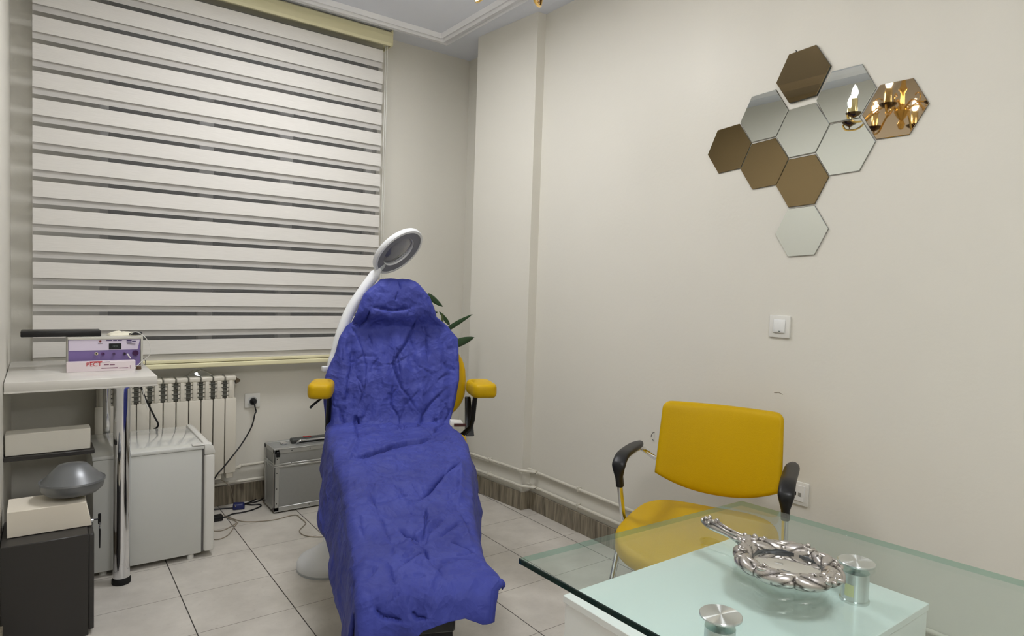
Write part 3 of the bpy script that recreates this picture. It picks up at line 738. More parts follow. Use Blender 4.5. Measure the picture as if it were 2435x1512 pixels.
# white carton leaning on the cabinet
tag(MB().hull8([(XL+.02, 3.02, .402), (.165, 3.02, .402), (.165, 3.20, .402), (XL+.02, 3.20, .402), (XL+.02, 3.02, .50), (.146, 3.02, .50), (.146, 3.20, .50), (XL+.02, 3.20, .50)], .002, 1).build('paper_stack', mat('paper_white', (232, 224, 208), .7), origin=(.05, 3.1, .402)), 'white paper pad lying on the dark cabinet at the left edge', 'paper pad')
ty = thing('steel_basin', 'grey metal basin on the paper pad under the worktop at the left edge', 'basin', (.10, 3.1, .502))
MB().lathe([(.04, .012), (.088, .018), (.104, .034), (.110, .062), (.114, .063), (.112, .070), (.106, .068), (.086, .090), (.05, .128), (.0, .140)], (.105, 3.12, .502), seg=40).build('bowl', mat('dull_steel', (120, 122, 124), .35, metal=.5), ty)
MB().lathe([(.0, 0), (.03, .0), (.045, .012), (.04, .014)], (.105, 3.12, .502), seg=24).build('foot_ring', mat('olive_yellow_plastic', (128, 124, 34), .4), ty)
# shelf with white box under the counter far left
sf = tag(MB().box(XL+.004, .176, 3.33, 3.42, .64, .73, .003, 1).build('white_box', mat('box_cream', (218, 214, 202), .5), origin=(.05, 3.38, .64)), 'white box on the bracket shelf under the left end of the worktop', 'box')
sh = MB().box(XL+.001, .19, 3.31, 3.46, .622, .639, .002, 1).build('bracket_shelf', m_dcab, origin=(.03, 3.4, .62)); tag(sh, 'narrow dark shelf fixed to the left wall under the worktop', 'shelf')

# ================================================================== ALUMINIUM CASE
cs = thing('aluminium_case', 'silver aluminium flight case standing on the floor by the window wall', 'case', (1.35, 4.02, 0))
m_panel = mat('case_panel_grey', (.33, .335, .325), .5, metal=.25, noise_amt=.06, noise_scale=60)
m_edge = mat('case_edge_alu', (.50, .505, .49), .38, metal=.65)
AX0, AX1, AY0, AY1, AZ0, AZ1 = 1.122, 1.60, 3.905, 4.115, .012, .386
ZS = .288
def rbox(x0, x1, y0, y1, z0, z1, b, m, name, par): return MB().box(x0, x1, y0, y1, z0, z1, b, 3).build(name, m, par)
body = rbox(AX0, AX1, AY0, AY1, AZ0, ZS-.002, .012, m_panel, 'body', cs)
lid = rbox(AX0, AX1, AY0, AY1, ZS+.002, AZ1, .016, m_panel, 'lid', cs)
def edges(name, par, z0, z1, top):
    mb = MB(); e = .0035; wd = .026
    for x in (AX0, AX1):
        s = 1 if x == AX0 else -1
        for y, sy in ((AY0, 1), (AY1, -1)):
            mb.box(min(x-s*e, x+s*wd), max(x-s*e, x+s*wd), min(y-sy*e, y+sy*.004), max(y-sy*e, y+sy*.004), z0, z1, .002, 1)
            mb.box(min(x-s*e, x+s*.004), max(x-s*e, x+s*.004), min(y-sy*e, y+sy*wd), max(y-sy*e, y+sy*wd), z0, z1, .002, 1)
    zz = (z1-wd, z1+e) if top else (z0-e, z0+wd)
    for y, sy in ((AY0, 1), (AY1, -1)):
        mb.box(AX0-e, AX1+e, min(y-sy*e, y+sy*.004), max(y-sy*e, y+sy*.004), max(zz[0], z0), zz[1], .003, 1)
        zq = (z1-.002, z1+e) if top else (z0-e, z0+.002)
        mb.box(AX0, AX1, min(y-sy*e, y+sy*wd), max(y-sy*e, y+sy*wd), zq[0], zq[1], .001, 1)
    for x in (AX0, AX1):
        s = 1 if x == AX0 else -1
        mb.box(min(x-s*e, x+s*.004), max(x-s*e, x+s*.004), AY0, AY1, max(zz[0], z0), zz[1], .003, 1)
    # tongue where lid and body meet
    zt = (z0-.001, z0+.010) if top else (z1-.010, z1+.001)
    mb.box(AX0-.004, AX1+.004, AY0-.004, AY1+.004, zt[0], zt[1], .002, 1)
    return mb.build(name, m_edge, par)
eb = edges('edge_profile', body, AZ0, ZS-.002, False)
el = edges('edge_profile', lid, ZS+.002, AZ1, True)
mb = MB()
for z in (.06, .15, .245, .33):
    for x in (AX0+.012,): mb.ball((x, AY0-.004, z), .003, 8)
for x in (1.22, 1.33, 1.44): mb.ball((x, AY0-.004, .025), .003, 8); mb.ball((x, AY0-.004, ZS+.012), .0025, 8); mb.ball((x, AY0-.004, AZ1-.012), .003, 8)
mb.build('rivet', m_blackmetal, body)
MB().box(AX0+.006, AX0+.028, AY0-.009, AY0-.003, AZ1-.045, AZ1-.012, .003, 1).build('corner_cap', m_black, lid)
h = MB(); h.tube(catmull([(1.275, 3.99, AZ1+.004), (1.285, 3.975, AZ1+.020), (1.31, 3.97, AZ1+.024), (1.44, 3.97, AZ1+.024), (1.465, 3.975, AZ1+.018), (1.475, 3.99, AZ1+.004)], 5), .006, 10); h.build('handle', m_chrome, lid)
MB().box(1.25, 1.50, 4.0, 4.055, AZ1+.0035, AZ1+.030, .010, 3).build('grip', mat('grip_grey', (70, 72, 70), .5), lid)
MB().box(1.325, 1.375, 4.01, 4.03, AZ1+.029, AZ1+.036, .003, 1).build('grip_badge', mat('red_badge', (150, 48, 44), .5), lid)
for x in (1.205, 1.52): MB().box(x-.016, x+.016, 4.0, 4.045, AZ1+.003, AZ1+.014, .003, 2).build('latch', m_chrome, lid)
MB().tube(catmull([(AX0-.004, 4.0, .30), (AX0-.018, 4.0, .315), (AX0-.016, 3.995, .28), (AX0-.006, 3.99, .27)], 4), .002, 6).build('strap_ring', m_alu, lid)
for x, y in ((1.145, 3.93), (1.575, 3.93), (1.145, 4.09), (1.575, 4.09)):
    MB().lathe([(.014, 0), (.014, .009), (.010, .0125)], (x, y, 0), seg=14).build('foot', m_rubber, body)

# ================================================================== CABLES ON THE FLOOR
def floor_cable(name, pts, r, material, label, zs=None, cat='cable'):
    P = []
    for i, p in enumerate(pts):
        z = r+.0005 + (zs[i] if zs else 0); P.append(tuple(atz(p[0], p[1], z)))
    o = MB().tube(catmull(P, 6), r, 8).build(name, material, origin=P[0]); return tag(o, label, cat)
m_greyc = mat('cable_grey', (150, 140, 124), .5); m_whitec = mat('cable_offwhite', (196, 188, 172), .5)
floor_cable('grey_cable', [(500, 1262), (528, 1261), (555, 1248), (562, 1240), (545, 1233), (535, 1226), (570, 1238), (600, 1240), (650, 1236), (700, 1224), (715, 1232), (727, 1243), (722, 1250), (712, 1262), (722, 1272), (745, 1276), (772, 1276)], .0028, m_greyc, 'thin grey cable winding over the floor tiles from the refrigerator to the lamp base')
floor_cable('grey_cable', [(500, 1281), (520, 1282), (542, 1272), (556, 1254), (566, 1242)], .0028, m_greyc, 'short grey cable curving out from under the refrigerator door')
floor_cable('black_cable', [(505, 1212), (530, 1209), (556, 1207), (575, 1201), (600, 1191), (622, 1180), (628, 1182), (612, 1192), (590, 1196)], .0042, m_black, 'black cable bundle on the floor between refrigerator and case')
floor_cable('black_cable', [(505, 1230), (535, 1229), (552, 1222), (575, 1218), (600, 1212), (620, 1203), (616, 1199), (598, 1200), (572, 1196), (556, 1200)], .0042, m_black, 'looped black cable around the blue connector on the floor')
ad = thing('cable_connector', 'dark blue cable connector on the floor between refrigerator and case', 'connector', tuple(atz(568, 1208, 0)))
p = atz(568, 1209, 0)
MB().hull8([(p.x-.040, p.y-.02, .001), (p.x+.025, p.y-.035, .001), (p.x+.04, p.y+.015, .001), (p.x-.03, p.y+.03, .001), (p.x-.036, p.y-.014, .036), (p.x+.02, p.y-.026, .034), (p.x+.034, p.y+.01, .034), (p.x-.026, p.y+.024, .038)], .006, 3).build('shell', mat('navy_plastic', (28, 34, 88), .35), ad)
p = atz(516, 1238, 0)
ad2 = thing('power_adapter', 'small black power adapter on the floor against the refrigerator door', 'adapter', tuple(p))
MB().box(p.x-.03, p.x+.03, p.y-.02, p.y+.03, .001, .030, .005, 2).build('brick', m_black, ad2)
vc = [tuple(aty(x, y, 4.14)) for x, y in ((527, 1141), (540, 1150), (549, 1162))] + [tuple(atz(556, 1190, .02)), tuple(atz(560, 1204, .03))]
o = MB().tube(catmull(vc, 6), .0025, 8).build('grey_cable', m_greyc, origin=vc[0]); tag(o, 'thin grey cable hanging in front of the skirting behind the blue connector', 'cable')

# ================================================================== MAGNIFIER LAMP
LB = Vector((1.140, 3.035, 0))
LP = Vector((1.170, 3.125, 0))
lamp = thing('magnifier_lamp', 'white round magnifying lamp on a curved floor stand behind the blue chair', 'lamp', tuple(LB))
m_lampw = mat('lamp_white', (224, 226, 228), .35); m_lampg = mat('lamp_grey', (176, 180, 182), .4)
MB().lathe([(.150, 0), (.152, .008), (.152, .034), (.142, .052), (.110, .072), (.070, .098), (.036, .120), (.026, .135), (0, .135)], LB, seg=56).build('base', m_lampw, lamp)
MB().lathe([(.1535, .0), (.1535, .010), (.1515, .012)], LB, seg=56).build('base_rim', m_lampg, lamp)
MB().lathe([(.030, .08), (.024, .13), (.016, .19), (.0135, .24), (.0135, .86), (.0, .86)], LP, seg=24).build('pole', m_lampw, lamp)
MB().lathe([(.02, .84), (.024, .85), (.024, .93), (.018, .95), (0, .95)], LP, seg=24).build('collar', m_lampg, lamp)
kn = MB(); kn.box(1.118, 1.158, 3.11, 3.14, .955, .98, .004, 2); kn.build('clamp', m_lampw, lamp)
armp = [LP+Vector((0, 0, .90))] + [aty(x, y, 3.125) for x, y in ((790, 875), (798, 845), (806, 812), (820, 768), (838, 730), (866, 688), (890, 655), (903, 636))]
armp[1] = Vector((1.17, 3.125, .99))
ap = catmull(armp, 8)
rr_ = [.021+.006*min(1, i/14) for i in range(len(ap))]; 
for i in range(1, 8): rr_[-i] = .022-.0008*(8-i)
MB().tube(ap, rr_, 20).build('flexible_arm', m_lampw, lamp)
hd = aty(945.5, 596, 3.08)
vdir = Vector((hd.x, hd.y, hd.z-CAMH)).normalized()
R0, R1 = Vector(R[0]), Vector(R[1])
nrm = (vdir*-.31 + (R0*.66+R1*.75)*.95).normalized()
RH = .150
head = MB().lathe([(RH*.93, -.010), (RH*.985, -.008), (RH, -.002), (RH, .010), (RH*.985, .016), (RH*.90, .017), (RH*.90, .012), (RH*.62, .010), (RH*.60, .004), (RH*.60, -.006), (RH*.62, -.008), (RH*.93, -.010)], hd, nrm, 72, closed=False)
head.bm.faces.ensure_lookup_table()
headO = head.build('head_ring', m_lampw, lamp)
MB().lathe([(RH*.63, .0105), (RH*.89, .0125), (RH*.89, .0145), (RH*.63, .0125), (RH*.63, .0105)], hd, nrm, 72, closed=False).build('diffuser', mat('diffuser_grey', (108, 110, 122), .3), headO)
MB().lathe([(RH*.615, -.002), (RH*.5, .006), (0, .011)], hd, nrm, 56, closed=False).build('lens', mat('lens_face', (118, 120, 132), .04, metal=.3, coat=1.0), headO)
jt = MB(); e0 = ap[-1]; jd = (hd-e0).normalized(); jt.tube([e0-jd*.01, e0+jd*.014, e0+jd*.03], [.020, .018, .012], 16); jt.build('head_joint', m_lampg, lamp)
cbl = [tuple(atz(x, y, .006)) for x, y in ((772, 1213), (766, 1222), (764, 1235), (770, 1250), (780, 1264), (790, 1275))]
MB().tube(catmull(cbl, 5), .004, 8).build('power_lead', m_black, lamp)

# ================================================================== PLANT behind the treatment chair
PB = Vector((2.06, 3.62, 0))
plant = thing('potted_plant', 'green leafy potted plant in the corner behind the blue treatment chair', 'plant', tuple(PB))
m_leaf = mat('leaf_dark_green', (34, 62, 30), .3, noise_amt=.2, noise_scale=10); m_stem = mat('stem_green', (70, 84, 44), .5); m_pot = mat('pot_grey', (120, 116, 108), .5); m_soil = mat('soil', (48, 36, 26), .9, noise_amt=.3, noise_scale=60)
MB().lathe([(.09, 0), (.10, .01), (.125, .22), (.130, .235), (.120, .235), (.115, .20)], PB, seg=36).build('pot', m_pot, plant)
MB().lathe([(.116, .205), (0, .215)], PB, seg=30, closed=False).build('soil', m_soil, plant)
def leaf(a, b, width, droop, nx=None):
    """blade from a to b, with keel and curvature"""
    a = Vector(a); b = Vector(b); ax = (b-a); L = ax.length; ax.normalize()
    side = nx or ax.cross(Vector((0, 0, 1))).normalized(); up = side.cross(ax)
    rows = []
    for i in range(11):
        t = i/10; wd = width*(math.sin(math.pi*min(1, (t*.93+.05))**.75))**.8 if t < 1 else 0
        c = a + ax*L*t + up*(droop*math.sin(math.pi*t))
        rows.append([c+side*wd*s + up*abs(s)*wd*.25 for s in (-1, -.5, 0, .5, 1)])
    return rows
def plant_leaf(a, b, wd, dr, nx=None):
    rows = leaf(a, b, wd, dr, nx); mb = MB(); mb.grid(rows); o = mb.build('leaf', m_leaf, plant, smooth='plain')
    md = o.modifiers.new('thickness', 'SOLIDIFY'); md.thickness = .0012
YP = 3.60
up3 = Vector((-.55, .35, .75)).normalized()
camside = Vector((.3, 0, .95)).normalized()
plant_leaf(aty(1017, 700, YP), aty(1053, 729, YP), .020, .0, Vector((.35, .1, .93)).normalized())
plant_leaf(aty(1068, 772, YP), aty(1044, 740, YP), .014, .0, Vector((.8, .1, .55)).normalized())
plant_leaf(aty(1052, 790, YP), aty(1124, 747, YP), .022, .006, Vector((.3, .1, .93)).normalized())
plant_leaf(aty(1070, 822, YP), aty(1128, 802, YP), .028, -.006, Vector((.0, .15, .98)).normalized())
plant_leaf(aty(1020, 748, YP), aty(1041, 742, YP), .012, .0, Vector((.3, .1, .93)).normalized())
rnd = random.Random(4)
top = aty(1055, 800, YP)
for (tx, ty_, tz, mid) in ((2.05, 3.58, 1.22, .02), (1.98, 3.64, 1.10, -.03), (2.12, 3.60, .98, .03)):
    P = catmull([PB+Vector((0, 0, .21)), PB+Vector((mid, 0, .6)), (tx, ty_, tz)], 8)
    MB().tube(P, .007, 8).build('stem', m_stem, plant)
    for q in range(4, len(P)-1, 2):
        a = Vector(P[q]); an = rnd.uniform(2.2, 4.6); ln = rnd.uniform(.12, .19)
        tgt = a+Vector((math.cos(an)*ln, math.sin(an)*ln*.6, .06))
        if a.z > .55: plant_leaf(a, tgt, .02, .01)

# ================================================================== TREATMENT CHAIR
U = Vector((-.4, -.917, 0)).normalized()
CH = Vector((1.436, 3.0, 0)); ANG = math.atan2(U.y, U.x)
tc_ = thing('treatment_chair', 'yellow reclining treatment chair standing under the blue cover', 'chair', (CH.x*.92, CH.y*.92, 0), ANG)
CM = Matrix.Translation(CH) @ Matrix.Rotation(ANG, 4, 'Z')
KS = .92     # overall size of the chair
def L(a, b, z):
    p = CM @ Vector((a, b, z)); return Vector((p.x*KS, p.y*KS, CAMH-KS*(CAMH-z)))
def LW(a, b, z): return CM @ Vector((a, b, z))
def cushion(name, outline, T, th, r, material, par, frame, seg=5):
    """upholstered pad: outline in (p,q), thickness th; frame maps (p,q,h)->world"""
    n = len(outline); cx_ = sum(p[0] for p in outline)/n; cy_ = sum(p[1] for p in outline)/n
    rows = []
    def ringat(ins, h):
        out = []
        for p in outline:
            d = Vector((p[0]-cx_, p[1]-cy_)); l = d.length; q = d*(max(0, l-ins)/l)
            out.append(frame(cx_+q.x, cy_+q.y, h))
        return out
    for k in range(seg+1):
        a = k/seg*math.pi/2; rows.append(ringat(r*(1-math.sin(a)), r*(1-math.cos(a))))
    for k in range(1, seg+1):
        a = k/seg*math.pi/2; rows.append(ringat(r*(1-math.cos(a)), th-r+r*math.sin(a)))
    for s_, hh in ((.35, .006), (.65, .010), (.9, .012)):
        rows.append([frame(cx_+(p[0]-cx_)*(1-s_), cy_+(p[1]-cy_)*(1-s_), th+hh) for p in outline])
    mb = MB(); mb.grid(rows, close_u=True)
    mb.bm.verts.ensure_lookup_table()
    mb.bm.faces.new([mb.bm.verts[i] for i in range(n)][::-1]); m_ = len(mb.bm.verts); mb.bm.verts.ensure_lookup_table()
    mb.bm.faces.new([mb.bm.verts[i] for i in range(m_-n, m_)])
    return mb.build(name, material, par, smooth='plain')
def superell(a0, a1, b0, b1, e=4, n=48):
    ca, cb, ra, rb = (a0+a1)/2, (b0+b1)/2, (a1-a0)/2, (b1-b0)/2; o = []
    for k in range(n):
        t = 2*math.pi*k/n; c, s = math.cos(t), math.sin(t)
        o.append((ca+ra*math.copysign(abs(c)**(2/e), c), cb+rb*math.copysign(abs(s)**(2/e), s)))
    return o
cushion('seat_cushion', [(p_, min(q_, float(np.interp(p_, [-.08, .06, .2, .7], [.395, .385, .29, .27])))) for p_, q_ in superell(-.08, .68, -.25, .40, 4.5, 72)], None, .11, .04, m_yellow, tc_, lambda p, q, h: L(p, q, .525-.02*max(0, p-.3)+h))
cushion('leg_cushion', superell(.70, 1.455, -.105, .205, 5), None, .08, .03, m_yellow, tc_, lambda p, q, h: L(p, q, .64-.175*p+h))
# reclined backrest: frame along the tilted plane
def backframe(p, q, h):   # p up the back, q sideways, h towards the sitter
    tl = math.radians(19.5); return L(-.165-p*math.sin(tl)+h*math.cos(tl), q, .62+p*math.cos(tl)+h*math.sin(tl))
cushion('backrest', superell(.02, .50, -.30, .408, 2.7), None, .085, .035, m_yellow, tc_, backframe)
cushion('headrest', superell(.52, .78, -.10, .15, 3.2), None, .075, .03, m_yellow, tc_, backframe)
mb = MB(); mb.hull8([L(-.17, -.16, .55), L(-.13, -.16, .55), L(-.13, .24, .55), L(-.17, .24, .55), L(-.36, -.05, 1.15), L(-.32, -.05, 1.15), L(-.32, .10, 1.15), L(-.36, .10, 1.15)], .006, 1)
mb.build('back_frame', m_blackmetal, tc_)
for sgn, nm in ((-1, 'left'), (1, 'right')):
    b0, b1 = (.395, .530) if sgn > 0 else (-.405, -.285)
    cushion('arm_pad', superell(-.17, .13, b0, b1, 4.5), None, .072, .026, m_yellow, tc_, lambda p, q, h: L(p, q, .828+.05*(p)+h))
    bb = .418 if sgn > 0 else -.315
    mb = MB(); bi = .33 if sgn > 0 else -.27
    mb.tube([L(.02, bb+.01, .832), L(.0, bb+.01, .80), L(-.02, bb+.005, .70), L(-.04, bb-.0, .655), L(-.06, bb-.05*sgn, .60), L(-.08, bi, .565)], .012, 10)
    mb.build('arm_bracket', m_blackmetal, tc_)
MB().tube([L(.05, -.335, .832), L(.09, -.372, .805), L(.10, -.388, .79)], .0055, 8).build('lever', m_blackmetal, tc_)
MB().hull8([L(-.10, .395, .60), L(-.05, .395, .60), L(-.05, .44, .60), L(-.10, .44, .60), L(-.14, .395, .80), L(-.12, .395, .80), L(-.12, .425, .80), L(-.14, .425, .80)], .003, 1).build('side_plate', m_blackmetal, tc_)
# base and column
mb = MB(); mb.hull8([LW(.25, -.21, 0), LW(.93, -.19, 0), LW(.93, .225, 0), LW(.25, .235, 0), LW(.29, -.18, .10), LW(.91, -.18, .10), LW(.91, .22, .10), LW(.29, .21, .10)], .012, 2)
mb.build('base_plate', m_black, tc_)
mb = MB(); mb.hull8([LW(.45, -.12, .09), LW(.90, -.17, .09), LW(.90, .21, .09), LW(.45, .15, .09), L(.22, -.12, .50), L(.62, -.14, .50), L(.62, .16, .50), L(.22, .15, .50)], .01, 2)
mb.build('base_cover', m_black, tc_)
mb = MB(); mb.hull8([L(.62, -.07, .40), L(1.40, -.06, .335), L(1.40, .16, .335), L(.62, .17, .40), L(.62, -.07, .50), L(1.40, -.06, .375), L(1.40, .16, .375), L(.62, .17, .50)], .006, 1)
mb.build('leg_frame', m_black, tc_)
MB().tube([L(1.10, -.02, .28), L(1.05, .08, .30)], .004, 8).build('release_bar', m_chrome, tc_)
# remote handset tucked at the seat corner
rm = thing('handset', 'white and dark red handset tucked beside the seat at the right armrest', 'handset', tuple(L(.02, .325, .66)))
MB().hull8([L(-.01, .295, .672), L(.035, .295, .672), L(.035, .375, .672), L(-.01, .375, .672), L(-.01, .30, .705), L(.03, .30, .705), L(.03, .36, .700), L(-.01, .36, .700)], .004, 2).build('shell', m_plastic, rm)
MB().hull8([L(.034, .318, .674), L(.040, .318, .674), L(.040, .38, .674), L(.034, .38, .674), L(.032, .318, .690), L(.038, .318, .690), L(.038, .38, .688), L(.032, .38, .688)], .001, 1).build('keypad', mat('dark_red_keypad', (60, 14, 14), .4), rm)

# ================================================================== BLUE COVER
PROF = [(-.42,1.30),(-.41,1.36),(-.375,1.405),(-.31,1.42),(-.262,1.385),(-.232,1.30),(-.225,1.235),(-.256,1.165),(-.220,1.08),(-.155,.97),(-.10,.87),(-.06,.78),(-.028,.715),(.012,.682),(.07,.690),(.15,.708),(.3,.705),(.5,.685),(.75,.645),(1.0,.60),(1.25,.555),(1.42,.53),(1.485,.505),(1.515,.455),(1.52,.40),(1.505,.34),(1.49,.29)]
def dense(P, n=40):
    P = [np.array(p, float) for p in P]; out = []
    for i in range(len(P)-1):
        p0 = P[max(i-1, 0)]; p1 = P[i]; p2 = P[i+1]; p3 = P[min(i+2, len(P)-1)]
        for k in range(n):
            t = k/n
            out.append(.5*((2*p1)+(-p0+p2)*t+(2*p0-5*p1+4*p2-p3)*t*t+(-p0+3*p1-3*p2+p3)*t**3))
    out.append(P[-1]); return np.array(out)
PD = dense(PROF); PS = np.r_[0, np.cumsum(np.hypot(*np.diff(PD, axis=0).T))]
# fold lines in metres along / across the cover: (depth mm, width mm, [(s, b), ...])
CREASES=[
(-20,16,[(0.371,-0.109),(0.388,0.004),(0.372,0.094)]),
(-16,12,[(0.464,-0.225),(0.485,-0.17),(0.455,-0.134),(0.384,-0.115)]),
(-9,8,[(0.482,-0.218),(0.541,-0.18),(0.61,-0.152),(0.702,-0.13)]),
(-8,7,[(0.522,-0.125),(0.593,-0.104)]),
(-14,11,[(0.428,0.132),(0.501,0.105),(0.591,0.067),(0.655,0.026),(0.701,0.011)]),
(-8,8,[(0.467,0.17),(0.519,0.185),(0.589,0.184),(0.678,0.194)]),
(-8,8,[(0.576,-0.263),(0.645,-0.254),(0.703,-0.25)]),
(-9,10,[(0.628,-0.212),(0.702,-0.209)]),
(-13,8,[(0.628,0.011),(0.701,0.009),(0.775,0.027),(0.844,0.055),(0.878,0.086),(0.961,0.131)]),
(-8,6,[(0.628,0.026),(0.756,0.042)]),
(-10,8,[(0.775,0.012),(0.878,-0.001),(0.929,-0.002),(1.0,0.043),(1.276,0.066)]),
(-8,8,[(0.649,-0.144),(0.721,-0.125),(0.81,-0.13),(0.877,-0.149),(0.944,-0.166)]),
(-8,7,[(0.764,-0.184),(0.803,-0.158),(0.85,-0.144)]),
(-10,8,[(0.686,-0.201),(0.757,-0.216),(0.81,-0.221),(0.911,-0.228)]),
(-24,13,[(0.919,-0.314),(0.943,-0.26),(1.149,-0.199),(0.997,-0.173),(1.227,-0.077),(1.049,-0.021),(1.289,0.047),(1.271,0.114),(1.009,0.224),(1.168,0.26)]),
(-12,10,[(1.044,-0.188),(1.425,-0.157)]),
(-10,11,[(0.838,0.287),(0.908,0.208),(0.981,0.157),(1.24,0.12)]),
(-7,9,[(0.755,0.294),(0.791,0.243)]),
(-12,10,[(1.168,0.26),(1.27,0.208),(1.353,0.186)]),
(-30,13,[(1.428,0.172),(1.475,0.115),(1.472,0.057),(1.515,-0.005),(1.598,-0.105),(1.641,-0.176)]),
(7,14,[(1.419,-0.159),(1.585,-0.178),(1.661,-0.182)]),
(-25,14,[(2.011,0.081),(1.953,0.12),(1.83,0.18),(1.7,0.272)]),
(-8,12,[(1.754,-0.2),(1.871,-0.165),(2.045,-0.16),(2.176,-0.127),(2.248,-0.116)]),
(-11,20,[(1.935,-0.103),(2.024,-0.087),(2.01,-0.034),(1.97,0.01),(1.973,0.042)]),
(-7,8,[(1.985,-0.149),(1.941,-0.114)]),
(-12,11,[(2.203,-0.004),(2.249,0.014),(2.281,0.059)]),
(-10,10,[(2.067,0.094),(2.222,0.078),(2.277,0.063)]),
(-9,11,[(2.268,0.126),(2.188,0.204)]),
(-12,9,[(2.139,0.215),(2.209,0.227),(2.304,0.235)]),
(-9,10,[(1.927,0.249),(1.99,0.258)]),
(9,13,[(1.708,0.271),(1.902,0.242),(2.05,0.218)]),
(-12,11,[(2.241,0.011),(2.29,0.043),(2.314,0.066)]),
(-15,10,[(2.32,0.068),(2.387,0.075)]),
(-15,17,[(2.405,0.004),(2.373,0.033),(2.354,0.063)]),
(-9,7,[(2.475,0.027),(2.476,0.06)]),
(-10,14,[(2.286,0.152),(2.329,0.2),(2.384,0.241)]),
(-12,16,[(2.417,0.105),(2.407,0.177),(2.429,0.246)]),
(8,10,[(2.336,-0.202),(2.386,-0.162)]),
(9,10,[(2.393,-0.158),(2.508,-0.135)]),
(-9,10,[(2.402,-0.164),(2.464,-0.177)]),
(-15,12,[(2.561,-0.088),(2.59,-0.067),(2.606,-0.005)]),
(-14,10,[(2.58,0.017),(2.598,0.031),(2.604,0.061)]),
(-8,12,[(2.279,-0.205),(2.244,-0.187),(2.232,-0.152)]),
(-6,12,[(2.122,-0.065),(2.282,-0.034)]),
(6,14,[(2.301,-0.087),(2.31,0.006),(2.14,0.13)]),
]
def profile(s):
    if s <= PS[-1]:
        return np.interp(s, PS, PD[:, 0]), np.interp(s, PS, PD[:, 1])
    return PD[-1, 0]-.03*(s-PS[-1]), PD[-1, 1]-.99*(s-PS[-1])
EDGE_L = [(0, -.05), (.12, -.055), (.209, -.075), (.295, -.15), (.393, -.185), (.457, -.212), (.478, -.240), (.538, -.266), (.655, -.296), (.766, -.331), (.88, -.333), (.939, -.325), (1.03, -.318), (1.212, -.305), (1.40, -.285), (1.594, -.25), (1.794, -.215), (2.025, -.186), (2.199, -.166), (2.388, -.150), (2.515, -.137), (2.62, -.135), (2.9, -.13)]
EDGE_R = [(0, .09), (.12, .10), (.192, .122), (.265, .173), (.303, .203), (.371, .228), (.41, .238), (.474, .309), (.537, .362), (.706, .358), (.784, .354), (.902, .330), (1.001, .306), (1.10, .29), (1.206, .300), (1.33, .325), (1.454, .335), (1.714, .312), (2.062, .268), (2.283, .258), (2.40, .262), (2.46, .276), (2.52, .296), (2.57, .296), (2.61, .284), (2.66, .27), (2.9, .26)]
FLAP_L = [(0, .03), (.3, .07), (.7, .10), (1.0, .08), (1.2, .15), (1.5, .23), (2.1, .23), (2.4, .24), (2.5, .20), (2.6, .12), (3, .06)]
FLARE_L = [(0, .0), (1.0, .0), (1.2, .10), (1.5, .20), (1.9, .20), (2.3, .12), (2.5, .08), (3, .05)]
FLAP_R = [(0, .03), (.45, .06), (.54, .03), (.65, .012), (1.05, .012), (1.15, .03), (1.3, .12), (1.6, .17), (2.1, .16), (2.30, .12), (2.40, .06), (2.50, .02), (3, .01)]
FLARE_R = [(0, 0), (1.1, .0), (1.3, .45), (1.6, .25), (2.1, .22), (2.4, .25), (2.55, .15), (3, .1)]
RAD_L = [(0, .03), (1.0, .035), (1.2, .05), (2.5, .035), (3, .03)]
RAD_R = [(0, .03), (.5, .03), (.6, .010), (1.05, .010), (1.25, .05), (2.4, .035), (2.5, .02), (3, .02)]
def tab(T, s): return float(np.interp(s, [t[0] for t in T], [t[1] for t in T]))
NS, NM, NF = 480, 170, 24
Sarr = np.concatenate([np.linspace(.0, 2.5, 425), np.linspace(2.5, 3.0, NS-425+1)[1:]])
def s_of(i, bn):
    """row length differs across the cover: the hem hangs lower at the left"""
    s = Sarr[i]
    if s <= 2.5: return s
    end = np.interp(bn, [-.25, -.10, -.02, .05, .12, .17, .22, .26], [2.90, 2.85, 2.70, 2.632, 2.615, 2.61, 2.63, 2.63])
    return 2.5 + (s-2.5)/.5*(end-2.5)
pos = np.zeros((NS, NM+2*NF, 3)); sb = np.zeros((NS, NM+2*NF, 2)); onf = np.zeros((NS, NM+2*NF))
